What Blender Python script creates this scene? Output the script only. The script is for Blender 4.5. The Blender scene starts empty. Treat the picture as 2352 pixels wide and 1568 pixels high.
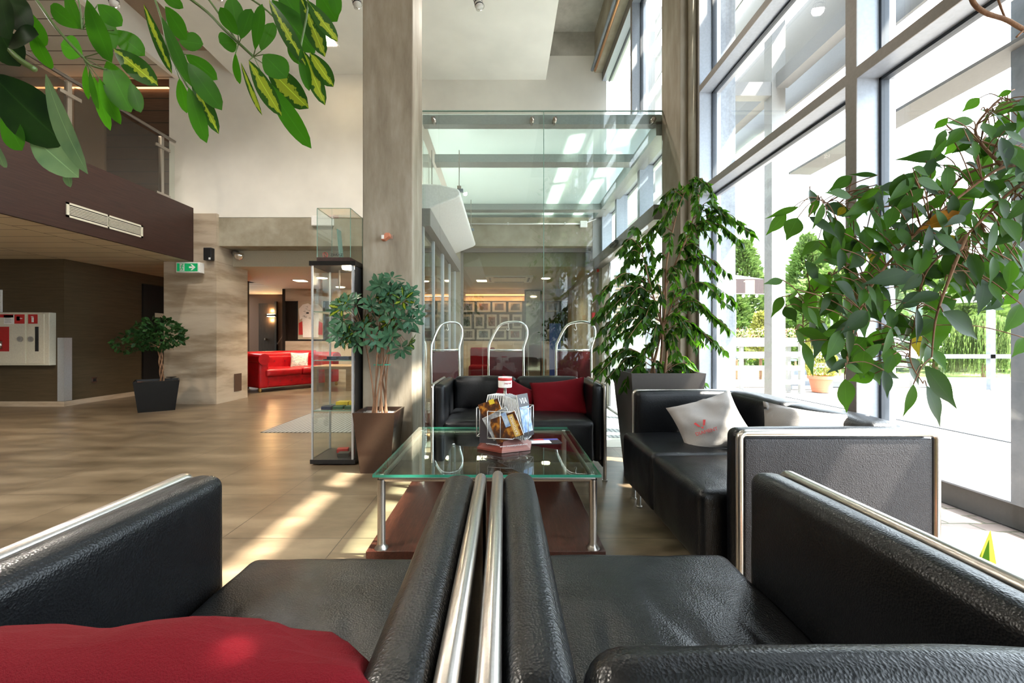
import bpy, bmesh, math, random
from mathutils import Vector, Matrix, noise
C = bpy.context.scene.collection
S = bpy.context.scene
PI = math.pi
# ---------------------------------------------------------------- camera, sky, sun, exposure
H = 0.99; F = 980.0; VX, VY = 1158.0, 780.0
cam_d = bpy.data.cameras.new('camera'); cam = bpy.data.objects.new('camera', cam_d); C.objects.link(cam)
cam.location = (0, 0, H); cam.rotation_euler = (PI/2, 0, 0)
cam_d.sensor_width = 36; cam_d.lens = 36*F/2352
cam_d.shift_x = (1176-VX)/2352; cam_d.shift_y = -(784-VY)/2352
cam_d.clip_start = 0.02; cam_d.clip_end = 300
S.camera = cam
S.view_settings.view_transform = 'Standard'; S.view_settings.look = 'None'
S.view_settings.gamma = 1; S.view_settings.use_curve_mapping = False
S.view_settings.exposure = 2.7
W = bpy.data.worlds.new('sky'); S.world = W; W.use_nodes = True
bg = W.node_tree.nodes['Background']
bg.inputs[0].default_value = (0.80, 0.90, 1.0, 1); bg.inputs[1].default_value = 1.8
sd = bpy.data.lights.new('sun', 'SUN'); sun = bpy.data.objects.new('sun', sd); C.objects.link(sun)
sd.energy = 7.0; sd.angle = math.radians(0.7); sd.color = (1.0, 0.93, 0.82)
SUN = Vector((-1.0, 0.33, -1.62))
sun.rotation_euler = SUN.to_track_quat('-Z', 'Y').to_euler(); sun.location = (8, -3, 12)
try:
    S.cycles.transparent_max_bounces = 32; S.cycles.max_bounces = 10; S.cycles.diffuse_bounces = 6
    S.cycles.caustics_reflective = False; S.cycles.caustics_refractive = False
    S.cycles.sample_clamp_indirect = 6.0; S.cycles.use_denoising = True
except Exception: pass

def P(px, py, Y):            # a point at depth Y seen at pixel (px, py)
    return Vector(((px-VX)/F*Y, Y, H-(py-VY)/F*Y))

# ---------------------------------------------------------------- materials
MATS = {}
def newmat(name):
    m = bpy.data.materials.new(name); m.use_nodes = True
    nt = m.node_tree; b = nt.nodes['Principled BSDF']; MATS[name] = m
    return m, nt, b
def N(nt, t, **kw):
    n = nt.nodes.new(t)
    for k, v in kw.items(): setattr(n, k, v)
    return n
def L(nt, a, b): nt.links.new(a, b)
def ramp(nt, fac, stops):
    r = N(nt, 'ShaderNodeValToRGB'); e = r.color_ramp.elements
    e[0].position, e[0].color = stops[0][0], (*stops[0][1], 1)
    e[1].position, e[1].color = stops[-1][0], (*stops[-1][1], 1)
    for p, c in stops[1:-1]:
        x = e.new(p); x.color = (*c, 1)
    L(nt, fac, r.inputs[0]); return r.outputs[0]
def coords(nt, scale=(1, 1, 1), rot=(0, 0, 0), src='Object'):
    tc = N(nt, 'ShaderNodeTexCoord'); mp = N(nt, 'ShaderNodeMapping')
    mp.inputs['Scale'].default_value = scale; mp.inputs['Rotation'].default_value = rot
    L(nt, tc.outputs[src], mp.inputs[0]); return mp.outputs[0]
def noise_t(nt, vec, scale, detail=6, rough=.6, dist=0):
    n = N(nt, 'ShaderNodeTexNoise'); n.inputs['Scale'].default_value = scale
    n.inputs['Detail'].default_value = detail; n.inputs['Roughness'].default_value = rough
    n.inputs['Distortion'].default_value = dist
    L(nt, vec, n.inputs['Vector']); return n.outputs[0]
def bump(nt, b, height, strength, dist=.01):
    n = N(nt, 'ShaderNodeBump'); n.inputs['Strength'].default_value = strength
    n.inputs['Distance'].default_value = dist
    L(nt, height, n.inputs['Height']); L(nt, n.outputs[0], b.inputs['Normal'])
def plain(name, col, rough=.5, metal=0, spec=.5, bumpy=0, bscale=60, emit=None, es=1, coat=0):
    m, nt, b = newmat(name)
    b.inputs['Base Color'].default_value = (*col, 1); b.inputs['Roughness'].default_value = rough
    b.inputs['Metallic'].default_value = metal; b.inputs['Specular IOR Level'].default_value = spec
    b.inputs['Coat Weight'].default_value = coat
    v = coords(nt); n = noise_t(nt, v, bscale, 3)
    lo = tuple(c*.93 for c in col); hi = tuple(min(1, c*1.06) for c in col)
    L(nt, ramp(nt, n, [(.3, lo), (.7, hi)]), b.inputs['Base Color'])
    if bumpy: bump(nt, b, n, bumpy)
    if emit:
        b.inputs['Emission Color'].default_value = (*emit, 1); b.inputs['Emission Strength'].default_value = es
    return m
def mottled(name, stops, scale, rough=.8, bumpy=.15, stretch=(1, 1, 1), detail=10, dist=0, spec=.3, r2=.62):
    m, nt, b = newmat(name)
    v = coords(nt, stretch); n = noise_t(nt, v, scale, detail, r2, dist)
    L(nt, ramp(nt, n, stops), b.inputs['Base Color'])
    b.inputs['Roughness'].default_value = rough; b.inputs['Specular IOR Level'].default_value = spec
    if bumpy: bump(nt, b, noise_t(nt, v, scale*8, 4), bumpy, .004)
    return m
def tiled(name, stops, scale, tw, th, mortar, mcol, offset=0.0, rough=(.3, .45), org=(0, 0), plane='XY', stretch=(1, 1, 1), bumpd=.002, jit=.12, spec=.5):
    m, nt, b = newmat(name)
    tc = N(nt, 'ShaderNodeTexCoord'); mp = N(nt, 'ShaderNodeMapping')
    mp.inputs['Location'].default_value = (-org[0], -org[1], 0)
    src = tc.outputs['Object']
    if plane != 'XY':
        sp = N(nt, 'ShaderNodeSeparateXYZ'); cb = N(nt, 'ShaderNodeCombineXYZ'); L(nt, src, sp.inputs[0])
        a, c2 = {'XZ': ('X', 'Z'), 'YZ': ('Y', 'Z'), 'YX': ('Y', 'X')}[plane]
        L(nt, sp.outputs[a], cb.inputs[0]); L(nt, sp.outputs[c2], cb.inputs[1]); src2 = cb.outputs[0]
    else: src2 = src
    L(nt, src2, mp.inputs[0])
    br = N(nt, 'ShaderNodeTexBrick'); br.offset = offset; br.inputs['Scale'].default_value = 1
    br.inputs['Brick Width'].default_value = tw; br.inputs['Row Height'].default_value = th
    br.inputs['Mortar Size'].default_value = mortar; br.inputs['Mortar Smooth'].default_value = .1
    br.inputs['Color1'].default_value = (0, 0, 0, 1); br.inputs['Color2'].default_value = (1, 1, 1, 1)
    br.inputs['Mortar'].default_value = (.5, .5, .5, 1); L(nt, mp.outputs[0], br.inputs[0])
    m2 = N(nt, 'ShaderNodeMapping'); m2.inputs['Scale'].default_value = stretch; L(nt, src, m2.inputs[0])
    n = noise_t(nt, m2.outputs[0], scale, 10, .6, 0)
    ad = N(nt, 'ShaderNodeMath', operation='MULTIPLY_ADD'); L(nt, br.outputs['Color'], ad.inputs[0])
    ad.inputs[1].default_value = jit; L(nt, n, ad.inputs[2])
    col = ramp(nt, ad.outputs[0], stops)
    mx = N(nt, 'ShaderNodeMixRGB'); L(nt, br.outputs['Fac'], mx.inputs[0]); L(nt, col, mx.inputs[1])
    mx.inputs[2].default_value = (*mcol, 1); L(nt, mx.outputs[0], b.inputs['Base Color'])
    mr = N(nt, 'ShaderNodeMapRange'); L(nt, n, mr.inputs[0]); mr.inputs[1].default_value = .1; mr.inputs[2].default_value = .9
    mr.inputs[3].default_value = (rough[0]+rough[1])/2-.02; mr.inputs[4].default_value = (rough[0]+rough[1])/2+.02; L(nt, mr.outputs[0], b.inputs['Roughness'])
    b.inputs['Specular IOR Level'].default_value = spec
    iv = N(nt, 'ShaderNodeMath', operation='SUBTRACT'); iv.inputs[0].default_value = 1; L(nt, br.outputs['Fac'], iv.inputs[1])
    bump(nt, b, iv.outputs[0], .5, bumpd)
    return m
def glass(name, tint=(.97, .99, .98), gloss=1.0, rough=0.0, ior=1.5, haze=0, hazecol=(.9, .95, .95)):
    m, nt, b = newmat(name); nt.nodes.remove(b); out = nt.nodes['Material Output']
    t = N(nt, 'ShaderNodeBsdfTransparent'); t.inputs[0].default_value = (*tint, 1)
    g = N(nt, 'ShaderNodeBsdfGlossy'); g.inputs['Roughness'].default_value = rough; g.inputs[0].default_value = (gloss, gloss, gloss, 1)
    f = N(nt, 'ShaderNodeFresnel'); ge = N(nt, 'ShaderNodeNewGeometry'); mr = N(nt, 'ShaderNodeMapRange')
    mr.inputs[3].default_value = ior; mr.inputs[4].default_value = 1/ior     # same reflectance on both faces of a pane
    L(nt, ge.outputs['Backfacing'], mr.inputs[0]); L(nt, mr.outputs[0], f.inputs[0])
    base = t.outputs[0]
    if haze:
        d = N(nt, 'ShaderNodeBsdfTranslucent'); d.inputs[0].default_value = (*hazecol, 1)
        d2 = N(nt, 'ShaderNodeBsdfDiffuse'); d2.inputs[0].default_value = (*hazecol, 1)
        mm = N(nt, 'ShaderNodeMixShader'); mm.inputs[0].default_value = .4; L(nt, d.outputs[0], mm.inputs[1]); L(nt, d2.outputs[0], mm.inputs[2])
        m3 = N(nt, 'ShaderNodeMixShader'); m3.inputs[0].default_value = haze; L(nt, base, m3.inputs[1]); L(nt, mm.outputs[0], m3.inputs[2]); base = m3.outputs[0]
    mx = N(nt, 'ShaderNodeMixShader'); L(nt, f.outputs[0], mx.inputs[0]); L(nt, base, mx.inputs[1]); L(nt, g.outputs[0], mx.inputs[2])
    L(nt, mx.outputs[0], out.inputs[0]); return m
def leafmat(name, c1, c2, trans=.35, rough=.35, tcol=None, streak=None):
    m, nt, b = newmat(name); out = nt.nodes['Material Output']
    v = coords(nt); n = noise_t(nt, v, 14, 3)
    col = ramp(nt, n, [(.35, c1), (.65, c2)])
    at = N(nt, 'ShaderNodeAttribute'); at.attribute_name = 'edge'; e = at.outputs['Fac']
    if streak:      # feathered pale zone along the middle of the leaf
        n2 = noise_t(nt, v, 55, 3); ma = N(nt, 'ShaderNodeMath', operation='MULTIPLY_ADD'); L(nt, n2, ma.inputs[0]); ma.inputs[1].default_value = 1.6; L(nt, e, ma.inputs[2])
        n3 = noise_t(nt, v, 9, 1); m5 = N(nt, 'ShaderNodeMath', operation='ADD'); L(nt, ma.outputs[0], m5.inputs[0]); L(nt, n3, m5.inputs[1])
        col = ramp(nt, m5.outputs[0], [(.0, streak), (.80, streak), (.84, c1), (1, c1)]); m5.use_clamp = False
        sc = N(nt, 'ShaderNodeMath', operation='MULTIPLY'); L(nt, m5.outputs[0], sc.inputs[0]); sc.inputs[1].default_value = .5; L(nt, sc.outputs[0], col.node.inputs[0])
    rib = ramp(nt, e, [(.0, (.55, .55, .55)), (.05, (0, 0, 0)), (1, (0, 0, 0))]); mxr = N(nt, 'ShaderNodeMixRGB'); L(nt, rib, mxr.inputs[0]); L(nt, col, mxr.inputs[1]); mxr.inputs[2].default_value = (*[min(1, x*2.2) for x in c2], 1); col = mxr.outputs[0]
    L(nt, col, b.inputs['Base Color']); b.inputs['Roughness'].default_value = rough; b.inputs['Specular IOR Level'].default_value = .13
    t = N(nt, 'ShaderNodeBsdfTranslucent')
    if tcol: t.inputs[0].default_value = (*tcol, 1)
    else: L(nt, col, t.inputs[0])
    mx = N(nt, 'ShaderNodeMixShader'); mx.inputs[0].default_value = trans
    L(nt, b.outputs[0], mx.inputs[1]); L(nt, t.outputs[0], mx.inputs[2]); L(nt, mx.outputs[0], out.inputs[0])
    return m
def leather(name, c, rough=.34, scale=260, strength=.35):
    m, nt, b = newmat(name); v = coords(nt)
    vo = N(nt, 'ShaderNodeTexVoronoi'); vo.inputs['Scale'].default_value = scale; L(nt, v, vo.inputs['Vector'])
    n2 = noise_t(nt, v, 9, 6)
    cc = ramp(nt, n2, [(.3, tuple(x*.8 for x in c)), (.7, tuple(x*1.25 for x in c))]); L(nt, cc, b.inputs['Base Color'])
    mr = N(nt, 'ShaderNodeMapRange'); L(nt, n2, mr.inputs[0]); mr.inputs[1].default_value = .0; mr.inputs[2].default_value = 1
    mr.inputs[3].default_value = rough-.04; mr.inputs[4].default_value = rough+.05; L(nt, mr.outputs[0], b.inputs['Roughness'])
    n3 = noise_t(nt, v, scale*.35, 3)
    ad = N(nt, 'ShaderNodeMath', operation='MULTIPLY_ADD'); L(nt, n3, ad.inputs[0]); ad.inputs[1].default_value = 1.2; L(nt, vo.outputs['Distance'], ad.inputs[2])
    bump(nt, b, ad.outputs[0], strength, .0022)
    b.inputs['Specular IOR Level'].default_value = .31
    return m

concrete = mottled('concrete', [(.28, (.22, .19, .135)), (.45, (.30, .265, .20)), (.6, (.38, .345, .27)), (.75, (.45, .41, .33))], 2.2, .85, .25)
concrete_pale = mottled('concrete_pale', [(.3, (.36, .34, .30)), (.55, (.5, .48, .43)), (.75, (.6, .58, .53))], 3, .85, .25)
concrete_brown = mottled('concrete_brown', [(.3, (.23, .19, .14)), (.5, (.31, .265, .20)), (.72, (.40, .355, .285))], 3, .7, .2, (3, 3, .7))
white_wall = plain('white_wall', (.80, .775, .72), .85, bscale=1.5)
white_ceiling = plain('white_ceiling', (.84, .83, .79), .9, bscale=1.2)
cream = plain('cream_paint', (.52, .46, .35), .8)
taupe = plain('taupe_paint', (.36, .27, .2), .8)
olive = mottled('olive_brown_wallpaper', [(.3, (.062, .044, .024)), (.7, (.090, .066, .037))], 3, .55, .12, (1, 1, 14))
dark_panel = mottled('dark_wood_panel', [(.3, (.010, .007, .005)), (.7, (.03, .02, .015))], 5, .5, .1, (12, 12, 1))
brown_slat = tiled('brown_slat_wall', [(.3, (.06, .03, .017)), (.8, (.10, .055, .035))], 5, 30, .19, .008, (.008, .005, .003), plane='XZ', stretch=(1, 1, 8))
wenge = mottled('wenge_veneer', [(.28, (.020, .0080, .0060)), (.5, (.034, .013, .010)), (.75, (.052, .021, .016))], 3.5, .4, .12, (10, 1, 22), spec=.5)
wenge_flat = mottled('wenge_table_wood', [(.3, (.014, .0035, .0022)), (.5, (.036, .010, .006)), (.62, (.058, .018, .011)), (.75, (.08, .027, .017))], 5, .30, .22, (20, 1.4, 20), dist=1.6, spec=.3)
marble = tiled('beige_travertine', [(.28, (.20, .145, .095)), (.44, (.36, .28, .20)), (.52, (.47, .385, .295)), (.75, (.60, .51, .40))], 1.3, 20, 1.22, .0025, (.25, .19, .13), plane='XZ', stretch=(.55, .55, 3.2), rough=(.25, .4), jit=.03, org=(0, -.25))
floor_m = tiled('stone_floor_tiles', [(.30, (.062, .044, .026)), (.43, (.105, .077, .048)), (.54, (.145, .108, .069)), (.68, (.205, .157, .104))], 2.2, .599, .597, .0022, (.035, .024, .016), org=(-1.407, 2.13), rough=(.22, .42), stretch=(.8, 2.2, 1), jit=.04)
slat_ceiling = tiled('beige_slat_ceiling', [(.3, (.62, .53, .38)), (.8, (.72, .63, .47))], 1.5, .31, 1.40, .006, (.10, .075, .05), offset=.5, plane='YX', rough=(.7, .8), org=(0, -5.19))
slat_ceiling2 = tiled('grey_slat_ceiling', [(.3, (.46, .43, .38)), (.8, (.54, .51, .45))], 1.5, 40, .30, .010, (.12, .10, .08), offset=.0, rough=(.7, .8))
bricks = tiled('clay_pavers', [(.3, (.13, .085, .07)), (.5, (.19, .135, .11)), (.75, (.25, .19, .16))], 6, .2, .10, .006, (.08, .075, .04), offset=.5, rough=(.7, .9), jit=.3)
bricks2 = tiled('pale_pavers', [(.3, (.22, .195, .178)), (.75, (.31, .285, .262))], 4, .2, .10, .005, (.17, .15, .135), offset=.5, rough=(.8, .9), jit=.2)
mat_grid = tiled('entrance_matting', [(.3, (.10, .105, .11)), (.7, (.14, .145, .15))], 20, 30, .045, .013, (.36, .36, .35), rough=(.5, .6), plane='YX')
pale_tile = tiled('pale_floor_tiles', [(.3, (.45, .40, .34)), (.7, (.56, .51, .44))], 3, .6, .6, .004, (.2, .18, .16), rough=(.3, .4))
steel = plain('brushed_steel', (.50, .47, .435), .28, 1, bscale=180)
chrome = plain('chrome', (.82, .81, .79), .10, 1)
alu = plain('aluminium_paint', (.50, .52, .55), .38, .5)
alu_face = plain('grey_beige_frame', (.22, .20, .185), .5, .2)
alu_side = plain('pale_grey_frame', (.40, .45, .52), .42, .1)  # sky light on the window profile sides is put into this paler blue
gasket = plain('dark_gasket', (.035, .045, .06), .5)
galv = mottled('galvanised_steel', [(.3, (.16, .19, .22)), (.7, (.26, .29, .33))], 8, .55, .05)
blade_m = plain('grey_sun_blade', (.115, .115, .11), .6)
white_steel = plain('white_painted_steel', (.30, .30, .29), .5)
louvre_m = plain('pale_grey_louvre', (.27, .275, .28), .55)
pane_m = glass('window_glass', (.985, .995, .99))
part_glass = glass('partition_glass', (.93, .965, .95), ior=1.5)
vit_glass = glass('vitrine_glass', (.95, .975, .965))
roof_glass = glass('frosted_roof_glass', (.85, .93, .92), haze=.62, hazecol=(.80, .90, .90))
table_glass = glass('table_glass', (.84, .93, .89), ior=1.55)
edge_glass = plain('green_glass_edge', (.03, .21, .14), .15, 0, .8)
edge_pale = plain('pale_green_glass_edge', (.19, .33, .27), .2, 0, .8)
black_leather = leather('black_leather', (.003, .0035, .0045), .31, 300, .25)
grey_leather = leather('charcoal_leather_panel', (.026, .024, .026), .45, 300, .5)
red_leather = leather('red_leather', (.36, .005, .009), .3, 150, .1)
red_fab = plain('red_fabric', (.125, .0028, .007), .85, spec=.12, bumpy=.5, bscale=500)
grey_fab = plain('light_grey_fabric', (.33, .31, .295), .85, bumpy=.4, bscale=500)
floral = mottled('floral_fabric', [(.35, (.62, .56, .46)), (.5, (.60, .58, .52)), (.56, (.25, .30, .32)), (.62, (.62, .56, .46)), (.7, (.55, .22, .15))], 22, .9, .1)
burgundy = plain('burgundy_laminate', (.085, .012, .014), .25)
white_plastic = plain('white_plastic', (.82, .81, .79), .4)
cream_metal = plain('cream_metal', (.64, .61, .50), .45)
black_plastic = plain('black_plastic', (.012, .012, .013), .4)
brown_pot = plain('brown_planter_gloss', (.045, .022, .014), .25, coat=.3)
ext_render = mottled('pale_blue_grey_roughcast', [(.3, (.22, .25, .28)), (.7, (.34, .37, .41))], 40, .9, .6)
dark_pot = plain('dark_planter', (.004, .0035, .003), .4, spec=.25)
grey_pot = plain('dark_grey_brown_planter', (.040, .033, .028), .5)
terracotta = plain('terracotta', (.55, .20, .11), .7)
soil = mottled('potting_soil', [(.3, (.03, .02, .013)), (.7, (.09, .06, .04))], 60, .9, .5)
pebbles = mottled('white_pebbles', [(.35, (.25, .24, .22)), (.6, (.7, .68, .65))], 90, .7, .8)
bark = mottled('bark', [(.3, (.13, .065, .035)), (.7, (.30, .17, .10))], 25, .8, .5, (1, 1, .3))
green_stem = plain('green_stem', (.06, .10, .02), .5)
copper = plain('copper_pipe', (.60, .31, .15), .35, .8)
red_paint = plain('red_paint', (.50, .02, .02), .5)
green_sign = plain('green_sign_face', (.0, .20, .06), .5, emit=(.0, .22, .07), es=.12)
white_sign = plain('white_sign_face', (.85, .85, .82), .5)
oak = mottled('oak_wood', [(.3, (.25, .15, .08)), (.7, (.38, .25, .14))], 5, .5, .1, (1, 1, 12))
brass = plain('brass', (.5, .33, .12), .3, 1)
blueb = plain('dark_blue_box', (.01, .02, .05), .5); greenb = plain('dark_green_box', (.01, .07, .035), .5)
yellowb = plain('yellow_box', (.62, .46, .03), .5); redb = plain('red_box', (.42, .02, .02), .5)
paper = plain('white_paper', (.75, .75, .74), .7); paper_dark = plain('printed_dark_cover', (.03, .025, .03), .35)
cover_night = mottled('night_city_cover', [(.3, (.01, .01, .02)), (.5, (.08, .03, .012)), (.6, (.35, .13, .02)), (.7, (.5, .35, .06))], 25, .3, 0)
cover_blue = mottled('blue_cover', [(.3, (.05, .16, .45)), (.6, (.45, .55, .65)), (.7, (.7, .7, .7))], 30, .35, 0)
cover_grey = mottled('grey_photo_cover', [(.3, (.05, .05, .05)), (.55, (.3, .3, .3)), (.7, (.6, .58, .55))], 30, .35, 0)
rack_base_m = plain('rose_brown_stand_plastic', (.30, .14, .12), .35)
rack_base_d = plain('dark_red_stand_plastic', (.12, .022, .014), .35)
gold = plain('gold_print', (.55, .36, .10), .5)
whiteprint = plain('white_print', (.85, .85, .85), .5); redprint = plain('red_print', (.45, .03, .03), .6); darkprint = plain('dark_print', (.03, .03, .03), .6)
lamp_warm = plain('warm_lamp_glow', (1, .9, .7), .5, emit=(1, .80, .52), es=9)
lamp_strip = plain('warm_strip_glow', (1, .7, .4), .5, emit=(1, .45, .18), es=.55)
lf_sch = leafmat('glossy_green_leaf', (.010, .045, .004), (.022, .080, .007), .4, .4, tcol=(.06, .24, .006))
lf_sch_y = leafmat('variegated_leaf', (.02, .065, .008), (.3, .4, .03), .35, .3, streak=(.22, .27, .02))
lf_sch_far = leafmat('blue_green_leaf', (.035, .10, .055), (.07, .16, .085), .2, .3)
lf_fic = leafmat('ficus_leaf', (.026, .080, .010), (.050, .130, .016), .5, .38, tcol=(.09, .24, .012))
lf_fic2 = leafmat('ficus_leaf_dark', (.008, .026, .005), (.018, .045, .009), .4, .38, tcol=(.05, .14, .01))
lf_fic_y = leafmat('yellow_leaf', (.30, .24, .01), (.36, .30, .02), .35, .4)
lf_fic_o = leafmat('orange_leaf', (.36, .15, .015), (.42, .20, .03), .35, .4)
lf_dark = leafmat('dark_small_leaf', (.010, .045, .012), (.03, .085, .02), .2, .35)
lf_tree = leafmat('conifer_leaf', (.05, .10, .02), (.16, .24, .06), .2, .7)
lf_hedge = leafmat('hedge_leaf', (.05, .10, .02), (.15, .22, .055), .2, .7)
lf_thuja = leafmat('yellow_green_leaf', (.22, .24, .04), (.34, .34, .08), .2, .7)
grass_m = mottled('lawn', [(.3, (.10, .19, .04)), (.7, (.30, .38, .12))], 6, .9, .3)

# ---------------------------------------------------------------- mesh helpers
def mesh_obj(name, verts, faces, mats, parent=None, smooth=False, mi=None):
    me = bpy.data.meshes.new(name); me.from_pydata([tuple(v) for v in verts], [], faces); me.update()
    if not isinstance(mats, (list, tuple)): mats = [mats]
    for m in mats: me.materials.append(m)
    if mi: me.polygons.foreach_set('material_index', mi)
    if smooth: me.polygons.foreach_set('use_smooth', [True]*len(me.polygons))
    if 'edge' in name or name == 'foliage':
        at = me.attributes.new('edge', 'FLOAT', 'POINT'); n = len(me.vertices)
        at.data.foreach_set('value', (([1.0, 0.0, 1.0]*(n//3+1))[:n]) if smooth else [1.0]*n)
    o = bpy.data.objects.new(name, me); C.objects.link(o)
    if parent: o.parent = parent
    return o
class MB:
    def __init__(s): s.v = []; s.f = []; s.mi = []
    def add(s, vs, fs, mi=0):
        b = len(s.v); s.v += [Vector(v) for v in vs]; s.f += [tuple(b+i for i in f) for f in fs]; s.mi += [mi]*len(fs)
        return s
    def box(s, x0, x1, y0, y1, z0, z1, mi=0):
        if x0 > x1: x0, x1 = x1, x0
        if y0 > y1: y0, y1 = y1, y0
        if z0 > z1: z0, z1 = z1, z0
        v = [(x0, y0, z0), (x1, y0, z0), (x1, y1, z0), (x0, y1, z0), (x0, y0, z1), (x1, y0, z1), (x1, y1, z1), (x0, y1, z1)]
        return s.add(v, [(0, 3, 2, 1), (4, 5, 6, 7), (0, 1, 5, 4), (1, 2, 6, 5), (2, 3, 7, 6), (3, 0, 4, 7)], mi)
    def prism(s, poly, axis, a, b, mi=0):   # poly: 2D points; axis: extrusion axis
        def mk(p, t):
            return {'x': (t, p[0], p[1]), 'y': (p[0], t, p[1]), 'z': (p[0], p[1], t)}[axis]
        n = len(poly); v = [mk(p, a) for p in poly]+[mk(p, b) for p in poly]
        fs = [tuple(range(n))[::-1], tuple(range(n, 2*n))]+[(i, (i+1) % n, n+(i+1) % n, n+i) for i in range(n)]
        return s.add(v, fs, mi)
    def frust(s, cx, cy, z0, z1, a0, b0, a1, b1, rot=0, mi=0, open_top=False):
        v = []
        for z, a, b in ((z0, a0, b0), (z1, a1, b1)):
            for sx, sy in ((-1, -1), (1, -1), (1, 1), (-1, 1)):
                x, y = sx*a/2, sy*b/2
                v.append((cx+x*math.cos(rot)-y*math.sin(rot), cy+x*math.sin(rot)+y*math.cos(rot), z))
        fs = [(0, 3, 2, 1), (0, 1, 5, 4), (1, 2, 6, 5), (2, 3, 7, 6), (3, 0, 4, 7)]
        if not open_top: fs.append((4, 5, 6, 7))
        return s.add(v, fs, mi)
    def tube(s, pts, r, n=10, mi=0, cap=True, closed=False):
        pts = [Vector(p) for p in pts]; k = len(pts); rs = r if isinstance(r, (list, tuple)) else [r]*k
        rings = []; up = None
        for i, p in enumerate(pts):
            if closed: d = pts[(i+1) % k]-pts[i-1]
            else: d = pts[min(i+1, k-1)]-pts[max(i-1, 0)]
            if d.length < 1e-9: d = Vector((0, 0, 1))
            d.normalize()
            if up is None:
                up = Vector((0, 0, 1)) if abs(d.z) < .9 else Vector((1, 0, 0))
            u = (up-d*up.dot(d))
            if u.length < 1e-6: u = d.orthogonal()
            u.normalize(); w = d.cross(u); up = u
            rings.append([p+(u*math.cos(2*PI*j/n)+w*math.sin(2*PI*j/n))*rs[i] for j in range(n)])
        vs = [q for rg in rings for q in rg]; fs = []
        m = k if closed else k-1
        for i in range(m):
            i2 = (i+1) % k
            for j in range(n): fs.append((i*n+j, i*n+(j+1) % n, i2*n+(j+1) % n, i2*n+j))
        if cap and not closed: fs += [tuple(range(n))[::-1], tuple(range((k-1)*n, k*n))]
        return s.add(vs, fs, mi)
    def lathe(s, prof, cx=0, cy=0, n=24, mi=0):
        vs = []; fs = []
        for r, z in prof:
            for j in range(n): vs.append((cx+r*math.cos(2*PI*j/n), cy+r*math.sin(2*PI*j/n), z))
        for i in range(len(prof)-1):
            for j in range(n): fs.append((i*n+j, i*n+(j+1) % n, (i+1)*n+(j+1) % n, (i+1)*n+j))
        return s.add(vs, fs, mi)
    def disc(s, c, r, nrm, n=20, mi=0, th=.004):
        c = Vector(c); nrm = Vector(nrm).normalized(); return s.tube([c, c+nrm*th], r, n, mi)
    def build(s, name, mats, parent=None, smooth=False, bevel=0, seg=2):
        o = mesh_obj(name, s.v, s.f, mats, parent, smooth, s.mi)
        if bevel:
            m = o.modifiers.new('bevel', 'BEVEL'); m.width = bevel; m.segments = seg; m.limit_method = 'ANGLE'
        return o
def autosmooth(o, ang=40):
    me = o.data
    me.polygons.foreach_set('use_smooth', [True]*len(me.polygons))
    bm = bmesh.new(); bm.from_mesh(me)
    for e in bm.edges:
        if len(e.link_faces) == 2 and e.calc_face_angle(0) > math.radians(ang): e.smooth = False
    bm.to_mesh(me); bm.free(); return o
def empty(name, loc, label, cat, group=None, rz=0):
    o = bpy.data.objects.new(name, None); C.objects.link(o); o.location = loc; o.rotation_euler = (0, 0, rz)
    o.empty_display_size = .1; return tag(o, label, cat, group)
def tag(o, label=None, cat=None, group=None, kind=None):
    if label: o['label'] = label
    if cat: o['category'] = cat
    if group: o['group'] = group
    if kind: o['kind'] = kind
    return o
def struct(o, label, cat): return tag(o, label, cat, kind='structure')
def rel(o, parent):          # parent a world-space mesh to an empty, shifting vertices
    o.parent = parent; o.matrix_parent_inverse = Matrix.Identity(4)
    m = Matrix.Translation(parent.location) @ parent.rotation_euler.to_matrix().to_4x4()
    o.data.transform(m.inverted()); return o
def box(name, mat, x0, x1, y0, y1, z0, z1, parent=None, bevel=0):
    o = MB().box(x0, x1, y0, y1, z0, z1).build(name, mat, None, bevel=bevel)
    if parent: rel(o, parent)
    return o
def smooth_pts(pts, n=6):    # Catmull-Rom
    pts = [Vector(p) for p in pts]; out = []
    for i in range(len(pts)-1):
        p0 = pts[max(i-1, 0)]; p1 = pts[i]; p2 = pts[i+1]; p3 = pts[min(i+2, len(pts)-1)]
        for k in range(n):
            t = k/n
            out.append(.5*((2*p1)+(-p0+p2)*t+(2*p0-5*p1+4*p2-p3)*t*t+(-p0+3*p1-3*p2+p3)*t**3))
    out.append(pts[-1]); return out
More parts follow.
